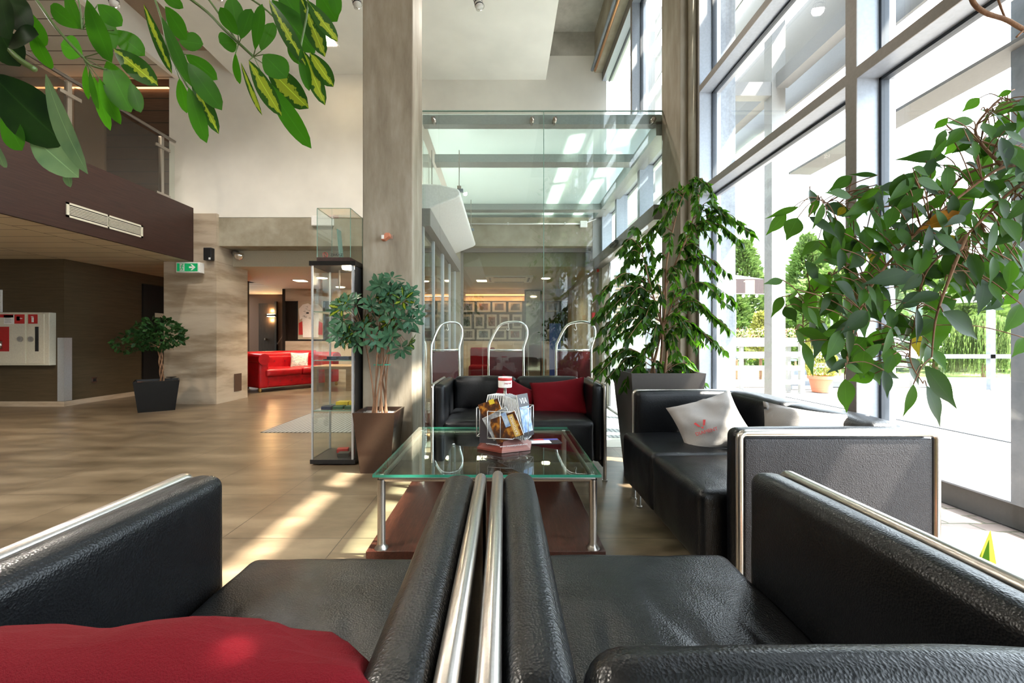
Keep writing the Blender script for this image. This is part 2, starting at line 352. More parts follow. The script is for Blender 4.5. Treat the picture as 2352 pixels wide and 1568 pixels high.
def cushion(x0, x1, y0, y1, z0, z1, r=.03, puff=(0, 0, 0), n=10, wr=0, wf=6, seed=0, pk=0):
    """rounded, slightly puffed box with leather wrinkles; puff = extra bulge on each pair of faces"""
    cx, cy, cz = (x0+x1)/2, (y0+y1)/2, (z0+z1)/2; hx, hy, hz = (x1-x0)/2, (y1-y0)/2, (z1-z0)/2
    r = min(r, hx*.98, hy*.98, hz*.98)
    def axis(h):
        a = [-h+r*(1-math.cos(k*PI/8)) for k in range(0, 5)]
        m = max(3, int(n*h/.3+2)); inner = [-h+r+(2*(h-r))*k/m for k in range(1, m)]
        b = [-x for x in a[::-1]]
        return a+inner+b
    ax, ay, az = axis(hx), axis(hy), axis(hz)
    idx = {}; vs = []; fs = []
    def vert(i, j, k):
        key = (i, j, k)
        if key in idx: return idx[key]
        p = Vector((ax[i], ay[j], az[k]))
        q = Vector((max(-hx+r, min(hx-r, p.x)), max(-hy+r, min(hy-r, p.y)), max(-hz+r, min(hz-r, p.z))))
        d = p-q
        if d.length > 1e-9: d = d.normalized()*r
        w = q+d
        u, v, t = p.x/hx, p.y/hy, p.z/hz
        nx, ny, nz = d/r if r else d
        w.x += puff[0]*nx*(1-v*v)*(1-t*t); w.y += puff[1]*ny*(1-u*u)*(1-t*t); w.z += puff[2]*nz*(1-u*u)*(1-v*v)
        if wr:
            s = noise.noise(Vector((w.x*wf+seed, w.y*wf, w.z*wf)))
            s2 = noise.noise(Vector((w.x*wf*2.3+seed*3, w.y*wf*2.3+7, w.z*wf*2.3)))
            w += (d/r)*(s*wr+s2*wr*.5)
        if pk and nz > .3:     # puckers fanning out from the back edge
            g = max(0.0, min(1.0, (v+.55)/1.3))*min(1, (1-abs(u))*5); q = w.x*(26-9*v)+1.6*noise.noise(Vector((w.x*5+seed, w.y*4, 0)))
            w.z += pk*g*(abs(math.sin(q*1.0))**.6-.6+.5*noise.noise(Vector((w.x*30, w.y*7, seed))))
        idx[key] = len(vs); vs.append(w+Vector((cx, cy, cz))); return idx[key]
    I, J, K = len(ax)-1, len(ay)-1, len(az)-1
    for i in range(I):
        for j in range(J):
            fs.append((vert(i, j, 0), vert(i, j+1, 0), vert(i+1, j+1, 0), vert(i+1, j, 0)))
            fs.append((vert(i, j, K), vert(i+1, j, K), vert(i+1, j+1, K), vert(i, j+1, K)))
    for i in range(I):
        for k in range(K):
            fs.append((vert(i, 0, k), vert(i+1, 0, k), vert(i+1, 0, k+1), vert(i, 0, k+1)))
            fs.append((vert(i, J, k), vert(i, J, k+1), vert(i+1, J, k+1), vert(i+1, J, k)))
    for j in range(J):
        for k in range(K):
            fs.append((vert(0, j, k), vert(0, j, k+1), vert(0, j+1, k+1), vert(0, j+1, k)))
            fs.append((vert(I, j, k), vert(I, j+1, k), vert(I, j+1, k+1), vert(I, j, k+1)))
    return vs, fs
def cush_obj(name, mat, parent, *a, **k):
    vs, fs = cushion(*a, **k); return mesh_obj(name, vs, fs, mat, parent, True)
def pillow_mesh(w, h, t, seed=0, n=18, wr=.006):
    vs = []; fs = []
    for side in (1, -1):
        b = len(vs)
        for i in range(n+1):
            for j in range(n+1):
                u, v = -1+2*i/n, -1+2*j/n
                e = (max(0, 1-abs(u)**2.6)*max(0, 1-abs(v)**2.6))**.55
                pin = 1-.09*(1-abs(v)**2)*abs(u)**3; pin2 = 1-.09*(1-abs(u)**2)*abs(v)**3
                x, y = u*w/2*pin, v*h/2*pin2
                z = side*t/2*e
                cr = noise.noise(Vector((x*9+seed, y*9, side)))*wr*2.2+noise.noise(Vector(((x+y)*22+seed, (x-y)*6, side*2)))*wr
                vs.append((x, y, z+cr*min(1, e*3)))
        for i in range(n):
            for j in range(n):
                a = b+i*(n+1)+j; q = (a, a+n+1, a+n+2, a+1)
                fs.append(q if side > 0 else q[::-1])
    return vs, fs
def pillow(name, mat, loc, rot, w, h, t, label, group=None, seed=0, wr=.006):
    vs, fs = pillow_mesh(w, h, t, seed, wr=wr)
    me = mesh_obj(name, vs, fs, mat, None, True)
    bm = bmesh.new(); bm.from_mesh(me.data); bmesh.ops.remove_doubles(bm, verts=bm.verts, dist=.0005); bm.to_mesh(me.data); bm.free()
    me.location = loc
    if len(rot) == 3: me.rotation_euler = rot
    else: me.rotation_euler = (Matrix.Rotation(rot[0], 3, 'Z') @ Matrix.Rotation(rot[1], 3, 'X') @ Matrix.Rotation(rot[2], 3, 'Y') @ Matrix.Rotation(rot[3], 3, 'Z')).to_euler()
    return tag(me, label, 'cushion', group)
def text_mesh(name, body, size, mat, parent=None, loc=(0, 0, 0), rot=(0, 0, 0), ext=.0006, align='CENTER'):
    cu = bpy.data.curves.new(name, 'FONT'); cu.body = body; cu.size = size; cu.extrude = ext
    cu.align_x = align; cu.align_y = 'CENTER'; cu.resolution_u = 3
    t = bpy.data.objects.new(name+'_c', cu); C.objects.link(t)
    dg = bpy.context.evaluated_depsgraph_get(); dg.update()
    me = bpy.data.meshes.new_from_object(t.evaluated_get(dg)); bpy.data.objects.remove(t); bpy.data.curves.remove(cu)
    me.materials.clear(); me.materials.append(mat); me.name = name
    o = bpy.data.objects.new(name, me); C.objects.link(o); o.location = loc; o.rotation_euler = rot
    if parent: o.parent = parent
    return o
def copy_tree(o, parent=None):
    c = o.copy(); C.objects.link(c)
    if parent: c.parent = parent
    for ch in list(o.children): copy_tree(ch, c)
    return c
# ---- leaves
def leaf(vs, fs, base, tip, width, nrm, kind='ficus', curl=.12, fold=.18, ns=7, mis=None, mi=0):
    base, tip = Vector(base), Vector(tip); ax = tip-base; ln = ax.length
    if ln < 1e-6: return
    d = ax/ln; s = d.cross(Vector(nrm))
    if s.length < 1e-6: s = d.orthogonal()
    s.normalize(); n = s.cross(d).normalized()
    b = len(vs)
    for i in range(ns+1):
        t = i/ns
        if kind == 'ficus': w = (math.sin(PI*min(1, t*1.12)**.85) if t < .86 else max(.0, (1-t)/.14*.22)); w = max(w, 0.03 if i else .02)
        elif kind == 'obl': w = math.sin(PI*min(.999, (t*.93+.04))**1.25)**.75
        else: w = math.sin(PI*t**.9)
        if i == 0: w = .03
        if i == ns: w = .015
        p = base+ax*t+n*(-curl*ln*(t*t))
        hw = width/2*w
        vs += [p-s*hw+n*(fold*hw), p.copy(), p+s*hw+n*(fold*hw)]
    for i in range(ns):
        a = b+i*3
        fs += [(a, a+1, a+4, a+3), (a+1, a+2, a+5, a+4)]
        if mis is not None: mis += [mi, mi]
def rnd_dir(rng, down=0.0):
    while True:
        v = Vector((rng.uniform(-1, 1), rng.uniform(-1, 1), rng.uniform(-1, 1)))
        if .1 < v.length < 1: v.normalize(); v.z -= down; return v.normalized()
def palmate(vs, fs, mis, c, axis, rng, n=7, ll=.08, lw=.028, cone=1.15, mi=0):
    axis = Vector(axis).normalized(); u = axis.orthogonal().normalized(); w = axis.cross(u); a0 = rng.uniform(0, 6)
    for k in range(n):
        a = a0+2*PI*k/n; dirv = (axis*math.cos(cone)+(u*math.cos(a)+w*math.sin(a))*math.sin(cone)).normalized()
        l = ll*rng.uniform(.75, 1.1); b = Vector(c)+dirv*ll*.15
        nn = (axis+rnd_dir(rng)*.3).normalized()
        leaf(vs, fs, b, b+dirv*l, lw*rng.uniform(.85, 1.15), nn, 'obl', curl=.18, ns=5, mis=mis, mi=mi)
# ================================================================ SETTING
XI, XG, XO = 1.55, 1.65, 1.72        # facade: inner profile face, glass plane, outer face
def sbox(name, mat, lab, cat, *a, bevel=0):
    return struct(box(name, mat, *a, bevel=bevel), lab, cat)
sbox('floor', floor_m, 'brown stone-look tiled lobby floor', 'floor', -13, 1.62, -5, 13, -.1, 0)
sbox('wall_left', white_wall, 'white wall closing the lobby far to the left', 'wall', -13.1, -13, -5, 13, 0, 6.4)
sbox('wall_back', white_wall, 'white wall behind the armchairs', 'wall', -13, 1.62, -5.1, -5, 0, 6.4)
# white upper wall left of / behind the pillar
sbox('wall_upper_left', white_wall, 'white plaster wall above the concrete beam, left of the pillar', 'wall', -5.19, -1.6, 6.61, 6.9, 2.88, 6.2)
sbox('wall_upper_right', white_wall, 'white plaster wall above the glass vestibule', 'wall', -1.6, 1.62, 6.75, 6.9, 2.93, 5.48)
sbox('trim_1', concrete_pale, 'raw grey concrete band high under the ceiling recess', 'beam', -1.6, 1.62, 6.75, 6.9, 5.48, 5.86)
sbox('ceiling_1', white_ceiling, 'white plaster ceiling over the lobby', 'ceiling', -4.19, .634, -5, 6.75, 5.10, 5.16)
sbox('ceiling_2', taupe, 'brownish recessed ceiling strip left of the white ceiling', 'ceiling', -5.02, -4.19, -5, 6.75, 5.47, 5.53)
sbox('ceiling_3', concrete_pale, 'raw concrete ceiling recess above the windows', 'ceiling', .60, 1.62, -5, 6.75, 5.86, 5.95)
sbox('trim_2', white_ceiling, 'white side of the plaster ceiling next to the recess', 'trim', .634, .66, -5, 6.75, 5.10, 5.86)
sbox('trim_3', white_ceiling, 'white side of the ceiling beside the brown recess', 'trim', -4.215, -4.19, -5, 6.75, 5.10, 5.47)
sbox('trim_4', white_ceiling, 'white soffit edge above the mezzanine rail', 'trim', -5.10, -5.02, -5, 6.61, 5.03, 5.53)
sbox('ceiling_4', slat_ceiling2, 'pale slatted ceiling over the mezzanine', 'ceiling', -13, -5.10, -5, 6.75, 5.05, 5.10)
sbox('trim_5', concrete, 'concrete edge beam running above the high windows', 'beam', 1.43, 1.60, -5, 6.75, 5.21, 5.86)
# mezzanine
sbox('trim_6', wenge, 'dark red-brown veneered mezzanine fascia', 'trim', -4.80, -4.77, -5, 6.55, 2.19, 3.01)
sbox('trim_7', concrete_pale, 'mezzanine floor slab', 'slab', -13, -4.80, -5, 6.66, 2.24, 2.95)
sbox('ceiling_5', slat_ceiling, 'beige slatted soffit under the mezzanine', 'ceiling', -13, -4.78, -5, 9.0, 2.19, 2.24)
sbox('wall_mezzanine_end', brown_slat, 'dark brown boarded wall at the end of the mezzanine', 'wall', -6.2, -5.19, 6.65, 6.75, 2.95, 5.05)
sbox('wall_mezzanine_left', taupe, 'taupe wall at the far end of the mezzanine', 'wall', -13, -6.2, 6.62, 6.72, 2.95, 5.05)
sbox('trim_8', lamp_strip, 'thin warm light line high on the dark mezzanine wall', 'light strip', -7.4, -5.2, 6.60, 6.63, 4.885, 4.90)
# olive-brown walls under the mezzanine
sbox('wall_brown_front', olive, 'olive-brown wall carrying the fire hose cabinet', 'wall', -13, -6.54, 6.34, 6.44, 0, 2.19)
sbox('wall_brown_side', olive, 'olive-brown side wall running back to the dark door', 'wall', -6.64, -6.54, 6.44, 9.0, 0, 2.19)
sbox('wall_brown_end', dark_panel, 'dark wall closing the passage beside the marble pier', 'wall', -6.54, -5.2, 8.6, 8.7, 0, 2.19)
sbox('baseboard_front', marble, 'beige stone skirting below the fire cabinet', 'baseboard', -13, -6.52, 6.32, 6.34, 0, .075)
sbox('baseboard_side', marble, 'beige stone skirting along the olive side wall', 'baseboard', -6.54, -6.525, 6.34, 7.66, 0, .075)
d = empty('door_1', (-6.52, 7.70, 0), 'black door in the olive-brown side wall', 'door'); struct(d, None, None)
rel(box('door_leaf', black_plastic, -6.54, -6.51, 7.70, 8.58, 0, 2.0), d)
rel(box('door_plate', cream_metal, -6.51, -6.505, 7.95, 8.15, 1.41, 1.49), d)
# marble pier
o = sbox('wall_marble_pier', marble, 'beige veined travertine pier with the exit sign', 'wall', -5.23, -4.42, 6.555, 7.35, 0, 2.93)
# concrete beam and fascia over the opening to the lounge
sbox('trim_9', concrete, 'long concrete beam above the lounge opening', 'beam', -4.42, 1.62, 6.61, 6.95, 2.44, 2.885)
sbox('trim_10', cream, 'cream fascia under the concrete beam', 'trim', -4.42, 1.62, 6.95, 7.0, 2.18, 2.47)
sbox('ceiling_6', cream, 'cream lounge ceiling', 'ceiling', -5.2, 1.62, 7.0, 10.1, 2.18, 2.25)
sbox('ceiling_7', slat_ceiling2, 'grey slatted corridor ceiling', 'ceiling', -7.0, -5.2, 8.7, 12.6, 2.19, 2.25)
# lounge back wall
sbox('wall_lounge_lower', marble, 'beige marble lower band of the lounge back wall', 'wall', -5.13, 1.62, 10.0, 10.15, 0, .96)
sbox('wall_lounge_dark', dark_panel, 'dark wood niche behind the framed shirt and photographs', 'wall', -5.13, 1.62, 10.06, 10.2, .96, 1.90)
sbox('wall_lounge_upper', marble, 'beige marble upper band of the lounge back wall', 'wall', -5.13, 1.62, 10.0, 10.15, 1.90, 2.18)
sbox('wall_corridor_side', dark_panel, 'dark panelled corner of the corridor', 'wall', -5.20, -5.13, 10.0, 12.2, 0, 2.18)
sbox('wall_corridor_end', plain('dark_brown_wall', (.10, .05, .028), .6), 'dark brown corridor wall with the sconce', 'wall', -7.0, -5.2, 11.3, 11.4, 0, 2.19)
d = empty('door_2', (-6.2, 11.28, 0), 'dark corridor door left of the glowing sconce', 'door'); struct(d, None, None)
rel(box('door_leaf', dark_panel, -6.48, -6.05, 11.26, 11.3, 0, 1.95), d)
rel(box('door_frame', black_plastic, -6.05, -6.0, 11.24, 11.3, 0, 2.0), d)
rel(box('door_handle', steel, -6.30, -6.27, 11.20, 11.26, .98, 1.03), d)
# concrete pillars
sbox('trim_11', concrete_brown, 'tall raw concrete pillar left of the glass partition', 'pillar', -1.162, -.752, 3.50, 3.91, 0, 5.1, bevel=.008)
sbox('trim_12', concrete_brown, 'tall raw concrete pillar at the window facade', 'pillar', 1.447, 1.66, 3.505, 3.92, 0, 5.86, bevel=.004)
sbox('trim_18', ext_render, 'pale roughcast outer half of the facade pillar', 'pillar', 1.66, 1.90, 3.505, 3.92, 0, 6.5)
o = MB().tube([(1.535, 3.47, 0), (1.535, 3.47, 5.2)], .037, 14).build('concrete_pipe', concrete, None, True)
tag(o, 'grey vertical drainpipe in front of the facade pillar', 'pipe')
sbox('trim_13', concrete, 'short concrete column at the back left of the vestibule', 'pillar', -1.05, -.69, 6.66, 6.95, 0, 2.46)
sbox('floor_matting', mat_grid, 'grey ribbed entrance matting in front of the inner door', 'matting', -2.6, -.80, 4.55, 5.72, 0, .006)
sbox('floor_vestibule_matting', mat_grid, 'grey ribbed matting inside the vestibule', 'matting', -.70, 1.50, 4.3, 6.6, 0, .006)
sbox('floor_vestibule', pale_tile, 'pale tiles inside the glass vestibule', 'floor', -.74, 1.52, 3.93, 6.75, -.02, .003)
# ---- facade
def bay(name, lab, y0, y1, zs, parent_loc, top, jamb0=True, jamb1=True, z0=0.0, rev=True):
    w = empty(name, (XI, y0, z0), lab, 'window'); struct(w, None, None)
    def mull(ya, yb):
        o = MB().box(XI, XI+.004, ya, yb, z0, top, 0).box(XI+.004, XG+.005, ya, yb, z0, top, 1).box(XG, XG+.035, ya-.012, yb+.012, z0, top, 2).box(XG+.03, XO, ya-.004, yb+.004, z0, top, 3)
        return rel(o.build('mullion', [alu_face, alu_side, gasket, alu]), w)
    if jamb0: mull(y0-.06, y0)
    if jamb1: mull(y1, y1+(.11 if name == 'window_2' else .06))
    for za, zb in zs:
        o = MB().box(XI, XI+.004, y0, y1, za, zb, 0).box(XI+.004, XG+.005, y0, y1, za, zb, 1).box(XG, XG+.03, y0, y1, za-.014, zb+.014, 2).box(XG+.03, XO, y0, y1, za-.004, zb+.004, 3)
        rel(o.build('transom', [alu_face, alu_side, gasket, alu]), w)
    lo = z0
    for za, zb in zs+[(top, top)]:
        if za-lo > .15:
            rel(box('pane', pane_m, XG+.008, XG+.020, y0, y1, lo+.01, za-.01), w)
        lo = zb
    return w
TZ = [(0, .08), (2.14, 2.19), (2.955, 3.005), (4.95, 5.21)]
bay('window_1', 'near tall window bay behind the big ficus', .43, 1.878, TZ, None, 5.86)
bay('window_2', 'tall window bay behind the right-hand sofa', 1.938, 3.392, TZ, None, 5.86, jamb0=False)
bay('window_3', 'window bay beside the foreground armchairs', -1.08, .37, TZ, None, 5.86, jamb1=False)
bay('window_4', 'window bay behind the armchairs', -2.59, -1.14, TZ, None, 5.86, jamb1=False)
bay('window_5', 'last window bay towards the back wall', -4.95, -2.65, TZ, None, 5.86, jamb1=False)
ZF = [(2.93, 3.10), (5.08, 5.21)]
bay('window_6', 'high window right above the glass vestibule roof, near pane', 3.92, 5.18, ZF, None, 5.3, jamb0=False, z0=2.93)
bay('window_7', 'high window above the vestibule roof, far pane', 5.24, 6.75, ZF, None, 5.3, jamb0=False, jamb1=False, z0=2.93)
# vestibule door wall in the facade plane
w = empty('window_8', (XI, 3.93, 0), 'transom lights and sliding entrance doors on the right of the vestibule', 'window'); struct(w, None, None)
for ya, yb in ((3.92, 3.98), (4.72, 4.80), (5.70, 5.78), (6.52, 6.75)):
    rel(MB().box(XI-.05, XI+.10, ya, yb, 2.28, 2.93, 0).build('mullion', [alu_side]), w)
for ya, yb in ((3.98, 4.72), (4.80, 5.70), (5.78, 6.52)):
    rel(box('pane', pane_m, XG-.01, XG, ya, yb, 2.34, 2.93), w)
    rel(MB().box(XI+.06, XG+.01, ya, yb, 2.28, 2.36).box(XI+.06, XG+.01, ya, ya+.03, 2.36, 2.93).build('frame_rail', [gasket]), w)
rel(box('door_operator', alu_face, 1.38, 1.52, 3.94, 6.6, 2.10, 2.24, bevel=.004), w)
rel(box('motion_sensor', black_plastic, 1.33, 1.38, 5.15, 5.4, 2.15, 2.20, bevel=.01), w)
for ya, yb in ((3.94, 4.02), (4.55, 4.60), (5.30, 5.35), (5.36, 5.41), (6.10, 6.14), (6.16, 6.22)):
    rel(box('door_stile', alu, XI-.03, XI+.02, ya, yb, .03, 2.12), w)
rel(box('door_track', alu, XI-.06, XI+.06, 3.94, 6.6, 0, .035), w)
rel(box('door_pane', pane_m, XI-.01, XI, 4.02, 5.30, .05, 2.10), w)
rel(box('door_pane', pane_m, XI-.01, XI, 5.41, 6.10, .05, 2.10), w)
rel(box('side_panel', white_plastic, XI-.03, XI+.05, 6.22, 6.62, 0, 2.12), w)
# glass partition in front of the vestibule
g = empty('window_9', (-.75, 3.9, 0), 'tall frameless glass partition behind the black sofa', 'window'); struct(g, None, None)
for xa, xb in ((-.747, .359), (.363, 1.446)):
    rel(MB().box(xa, xb, 3.895, 3.905, .01, 3.075, 0).build('pane', [part_glass]), g)
rel(box('pane_joint', edge_pale, .358, .3635, 3.893, 3.907, .01, 3.075), g)
rel(box('pane_edge', edge_pale, -.747, 1.446, 3.894, 3.906, 3.075, 3.083), g)
for px in (997, 1222, 1274, 1499):
    p = P(px, 277, 3.9); o = MB().disc((p.x, 3.86, p.z), .02, (0, 1, 0), 18, th=.09).disc((p.x, 3.85, p.z), .012, (0, 1, 0), 18, th=.012).build('point_fixing', steel, None, True); rel(o, g)
# glass roof of the vestibule
r = empty('window_10', (-.75, 3.95, 2.9), 'frosted glass roof of the vestibule on steel beams', 'skylight'); struct(r, None, None)
beam_m = plain('greenish_grey_steel', (.34, .37, .36), .4, .2)
for (ya, yb), zt in zip(((3.93, 4.02), (4.60, 4.75), (6.15, 6.30)), (3.06, 2.99, 2.95)):
    rel(box('roof_beam', beam_m, -.75, 1.46, ya, yb, zt-.085, zt), r)
rel(box('roof_beam', beam_m, -.75, 1.46, 6.72, 6.75, 2.86, 2.95), r)
rel(box('roof_edge', beam_m, 1.40, 1.55, 3.93, 6.75, 2.87, 3.0), r)
o = MB().add([(-.75, 3.95, 3.06), (1.45, 3.95, 3.06), (1.45, 6.75, 2.96), (-.75, 6.75, 2.96), (-.75, 3.95, 3.075), (1.45, 3.95, 3.075), (1.45, 6.75, 2.975), (-.75, 6.75, 2.975)],
      [(0, 3, 2, 1), (4, 5, 6, 7), (0, 1, 5, 4), (1, 2, 6, 5), (2, 3, 7, 6), (3, 0, 4, 7)]).build('frosted_panes', [roof_glass]); rel(o, r)
# inner (left) sliding door of the vestibule
d = empty('door_3', (-.76, 4.0, 0), 'inner glass sliding door on the left of the vestibule', 'door'); struct(d, None, None)
rel(box('door_operator', alu_face, -.80, -.68, 3.93, 6.6, 2.04, 2.20), d)
for ya in (3.95, 4.55, 5.2, 5.26, 5.9, 6.55): rel(box('door_stile', alu, -.775, -.745, ya, ya+.045, .02, 2.04), d)
rel(box('door_pane', part_glass, -.764, -.756, 3.99, 6.55, .03, 2.04), d)
rel(box('transom_pane', part_glass, -.764, -.756, 3.99, 6.6, 2.2, 2.86), d)
# back glass wall of the vestibule
g = empty('window_11', (-.69, 6.80, 0), 'glass wall between the vestibule and the bar', 'window'); struct(g, None, None)
rel(box('pane', glass('bar_window_glass', (.80, .82, .77), ior=1.62), -.66, 1.46, 6.80, 6.808, .05, 2.40), g)
rel(MB().box(-.69, -.65, 6.77, 6.83, 0, 2.44).box(1.46, 1.50, 6.77, 6.83, 0, 2.44).box(-.69, 1.5, 6.77, 6.83, 2.38, 2.44).box(-.69, 1.5, 6.77, 6.83, 0, .06).build('frame', [alu_face]), g)
sbox('trim_14', white_steel, 'white post at the far corner of the vestibule', 'post', 1.37, 1.50, 6.60, 6.75, 2.24, 2.88)
sbox('wall_right_back', concrete, 'concrete wall strip at the right end of the vestibule', 'wall', 1.50, 1.62, 6.62, 10.2, 0, 2.45)
# copper pipe along the high windows
o = MB().tube([(1.405, 3.95, 5.15), (1.405, 6.6, 5.15)], .017, 10).build('copper_pipe', copper, None, True)
tag(o, 'copper pipe running below the concrete edge beam', 'pipe')
o = MB().tube([(1.37, 3.95, 5.19), (1.37, 6.65, 5.19)], .022, 10).build('grey_pipe', galv, None, True)
tag(o, 'grey pipe running beside the copper pipe', 'pipe')
# balustrade
b = empty('glass_balustrade', (-4.88, 2, 3.01), 'glass and steel balustrade on the mezzanine edge', 'balustrade')
rel(MB().tube([(-4.85, -4.9, 3.90), (-4.85, 6.28, 3.90)], .022, 10).build('handrail', [steel], None, True), b)
for yy in (6.05, 4.75, 3.4, 2.0, .6):
    rel(box('post', steel, -4.90, -4.86, yy, yy+.05, 3.0, 3.88), b)
    for z in (3.03, 3.70): rel(box('clamp', steel, -4.87, -4.84, yy-.10, yy+.14, z, z+.04), b)
smoke = glass('smoked_glass', (.62, .60, .57))
for ya, yb in ((4.82, 6.02), (3.5, 4.72), (2.1, 3.36), (.7, 1.96), (-1, .55)): rel(box('glass_panel', smoke, -4.858, -4.850, ya, yb, 3.0, 3.84), b)
rel(box('end_glass_panel', part_glass, -4.858, -4.850, 6.1, 6.28, 3.0, 3.84), b)
# ================================================================ FURNITURE
def seating(name, width, depth, seats, label, group=None, loc=(0, 0, 0), rz=0, seed=0, cat='sofa', side=black_leather, bt=.16, sp=.085):
    """front faces -Y; local x 0..width, y 0 (arm front) .. depth (back)"""
    t = empty(name, loc, label, cat, group, rz); T = .022; AZ = .68
    def put(o): o.parent = t; return o
    for s, x0 in ((0, 0.0), (1, width)):
        sg = 1 if s == 0 else -1
        xo = x0+sg*T/2
        # inverted-U tube frame on the outside of the arm
        r = .02; pts = [(xo, T/2, 0.0), (xo, T/2, AZ-r-T/2)]
        pts += [(xo, T/2+r-r*math.cos(a), AZ-T/2-r+r*math.sin(a)) for a in (PI/6, PI/3, PI/2)]
        pts += [(xo, depth-T/2-r+r*math.sin(a), AZ-T/2-r+r*math.cos(a)) for a in (0, PI/6, PI/3, PI/2)]
        pts += [(xo, depth-T/2, 0.0)]
        f = MB().tube(pts, T*.58, 12)
        f.disc((xo, T/2, 0), .019, (0, 0, 1), 14, th=.006).disc((xo, depth-T/2, 0), .019, (0, 0, 1), 14, th=.006)
        put(autosmooth(f.build('tube_frame', steel, None, True)))
        a, b2 = sorted((x0+sg*(T+.001), x0+sg*(T+.076)))
        put(cush_obj('armrest', black_leather, None, a, b2, T*.2, depth-T, .13, AZ-.004, r=.028, puff=(.006, .004, .006), wr=.0012, wf=9, seed=seed+s*5, n=14))
        a, b2 = sorted((x0+sg*.006, x0+sg*(T+.006)))
        put(cush_obj('side_panel', side, None, a, b2, T+.004, depth-T-.004, .09, AZ-T-.008, r=.007, n=10))
    xi0, xi1 = T+.078, width-T-.078; sw = (xi1-xi0)/seats
    put(cush_obj('back_shell', side, None, xi0-.01, xi1+.01, depth-.05, depth-.008, .12, AZ-.02, r=.012, n=8))
    for k in range(seats):
        a, b2 = xi0+k*sw+.002, xi0+(k+1)*sw-.002
        put(cush_obj('back_cushion', black_leather, None, a, b2, depth-bt, depth-.012, .40, AZ+.004, r=min(.04, bt*.42), puff=(.0, .012, .008), wr=.003, wf=7, seed=seed+k*7+1, n=16))
        put(cush_obj('seat', black_leather, None, a, b2, -sp, depth-bt+.01, .15, .435, r=.030, puff=(.0, .006, .018), wr=.004, wf=6, seed=seed+k*11+3, n=60 if cat == 'armchair' else 26, pk=.011 if cat == 'armchair' else .002))
    for x in (xi0+.05, xi1-.05):
        put(MB().lathe([(.011, 0.008), (.011, .17)], x, .0, 12).disc((x, 0, 0), .018, (0, 0, 1), 12, th=.008).build('leg', steel, None, True))
    return t
seating('leather_sofa', 1.235, .64, 2, 'black leather two-seat sofa facing the camera in front of the glass partition', loc=(-.516, 2.99, 0), seed=2)
seating('leather_sofa', 1.22, .70, 2, 'black leather two-seat sofa standing along the windows on the right', loc=(.80, 2.68, 0), rz=-PI/2, seed=31, side=grey_leather)
# the armchairs in front face away from the camera: front towards +Y
seating('leather_armchair', .71, .68, 1, 'black leather armchair in the left foreground with a red cushion', loc=(-.043, 1.015, 0), rz=PI, seed=51, cat='armchair', bt=.095)
seating('leather_armchair', .71, .68, 1, 'black leather armchair in the right foreground with an empty seat', loc=(.684, 1.035, 0), rz=PI, seed=71, cat='armchair', bt=.095)

pillow('red_cushion', red_fab, (-.370, .478, .574), (math.radians(-45), math.radians(3), math.radians(4)), .50, .36, .15, 'red cushion leaning on the back of the left armchair', seed=4)
pillow('red_cushion', red_fab, (.42, 3.29, .54), (math.radians(66), math.radians(-7), math.radians(-8)), .43, .30, .12, 'larger red cushion on the right half of the facing sofa', seed=9)
pillow('red_cushion', red_fab, (.08, 3.34, .52), (math.radians(68), math.radians(28), math.radians(6)), .34, .30, .10, 'red cushion half hidden behind the brochure rack on the facing sofa', seed=13)
g1 = pillow('grey_cushion', grey_fab, (1.09, 2.26, .545), (math.radians(-22), math.radians(55), 0, math.radians(22)), .35, .31, .11, 'light grey cushion with a small red emblem on the window-side sofa', seed=17, wr=.011)
em = empty('emblem', (-.06, -.05, .068), None, None); del_keys = 0
em.parent = g1
o = MB().add([(-.030, .045, 0), (-.018, .05, 0), (-.004, .022, 0), (-.014, .022, 0)], [(0, 1, 2, 3)]).add([(.008, .022, 0), (.018, .022, 0), (.034, .05, 0), (.022, .054, 0)], [(0, 1, 2, 3)]).add([(-.006, .018, 0), (.010, .018, 0), (.002, .006, 0)], [(0, 1, 2)]).build('emblem_mark', redprint, em)
text_mesh('emblem_text', 'DIAMENT', .026, redprint, em, (.012, -.012, 0), (0, 0, 0))
pillow('grey_cushion', grey_fab, (1.25, 1.74, .555), (math.radians(-30), math.radians(72), 0, math.radians(-5)), .36, .32, .10, 'light grey cushion against the back of the window-side sofa', seed=23, wr=.009)

# ---- coffee table
t = empty('coffee_table', (-.08, 2.36, 0), 'square glass-topped coffee table with steel legs and a dark wood base', 'table')
rel(MB().box(-.605, .445, 1.865, 2.86, .0, .065).build('base', wenge_flat, None, bevel=.002), t)
GT = .401
o = MB().box(-.575, .425, 1.862, 2.88, GT-.012, GT)
o.mi = [0, 0, 1, 1, 1, 1]
rel(o.build('glass_top', [table_glass, edge_glass]), t)
for x in (-.545, .395):
    for y in (1.895, 2.83):
        rel(MB().lathe([(.030, .065), (.030, .070), (.0195, .080), (.0175, .09), (.0175, .362), (.0175, .372)], x, y, 20).build('leg', steel, None, True), t)
rel(autosmooth(MB().tube([(-.545, 1.895, .374), (.395, 1.895, .374), (.395, 2.83, .374), (-.545, 2.83, .374)], .0135, 12, closed=True).build('tube_frame', steel, None, True), 30), t)
for x in (-.545, .395):
    for y in (1.895, 2.83): rel(MB().disc((x, y, .384), .012, (0, 0, 1), 14, th=.005).build('glass_pad', white_plastic), t)

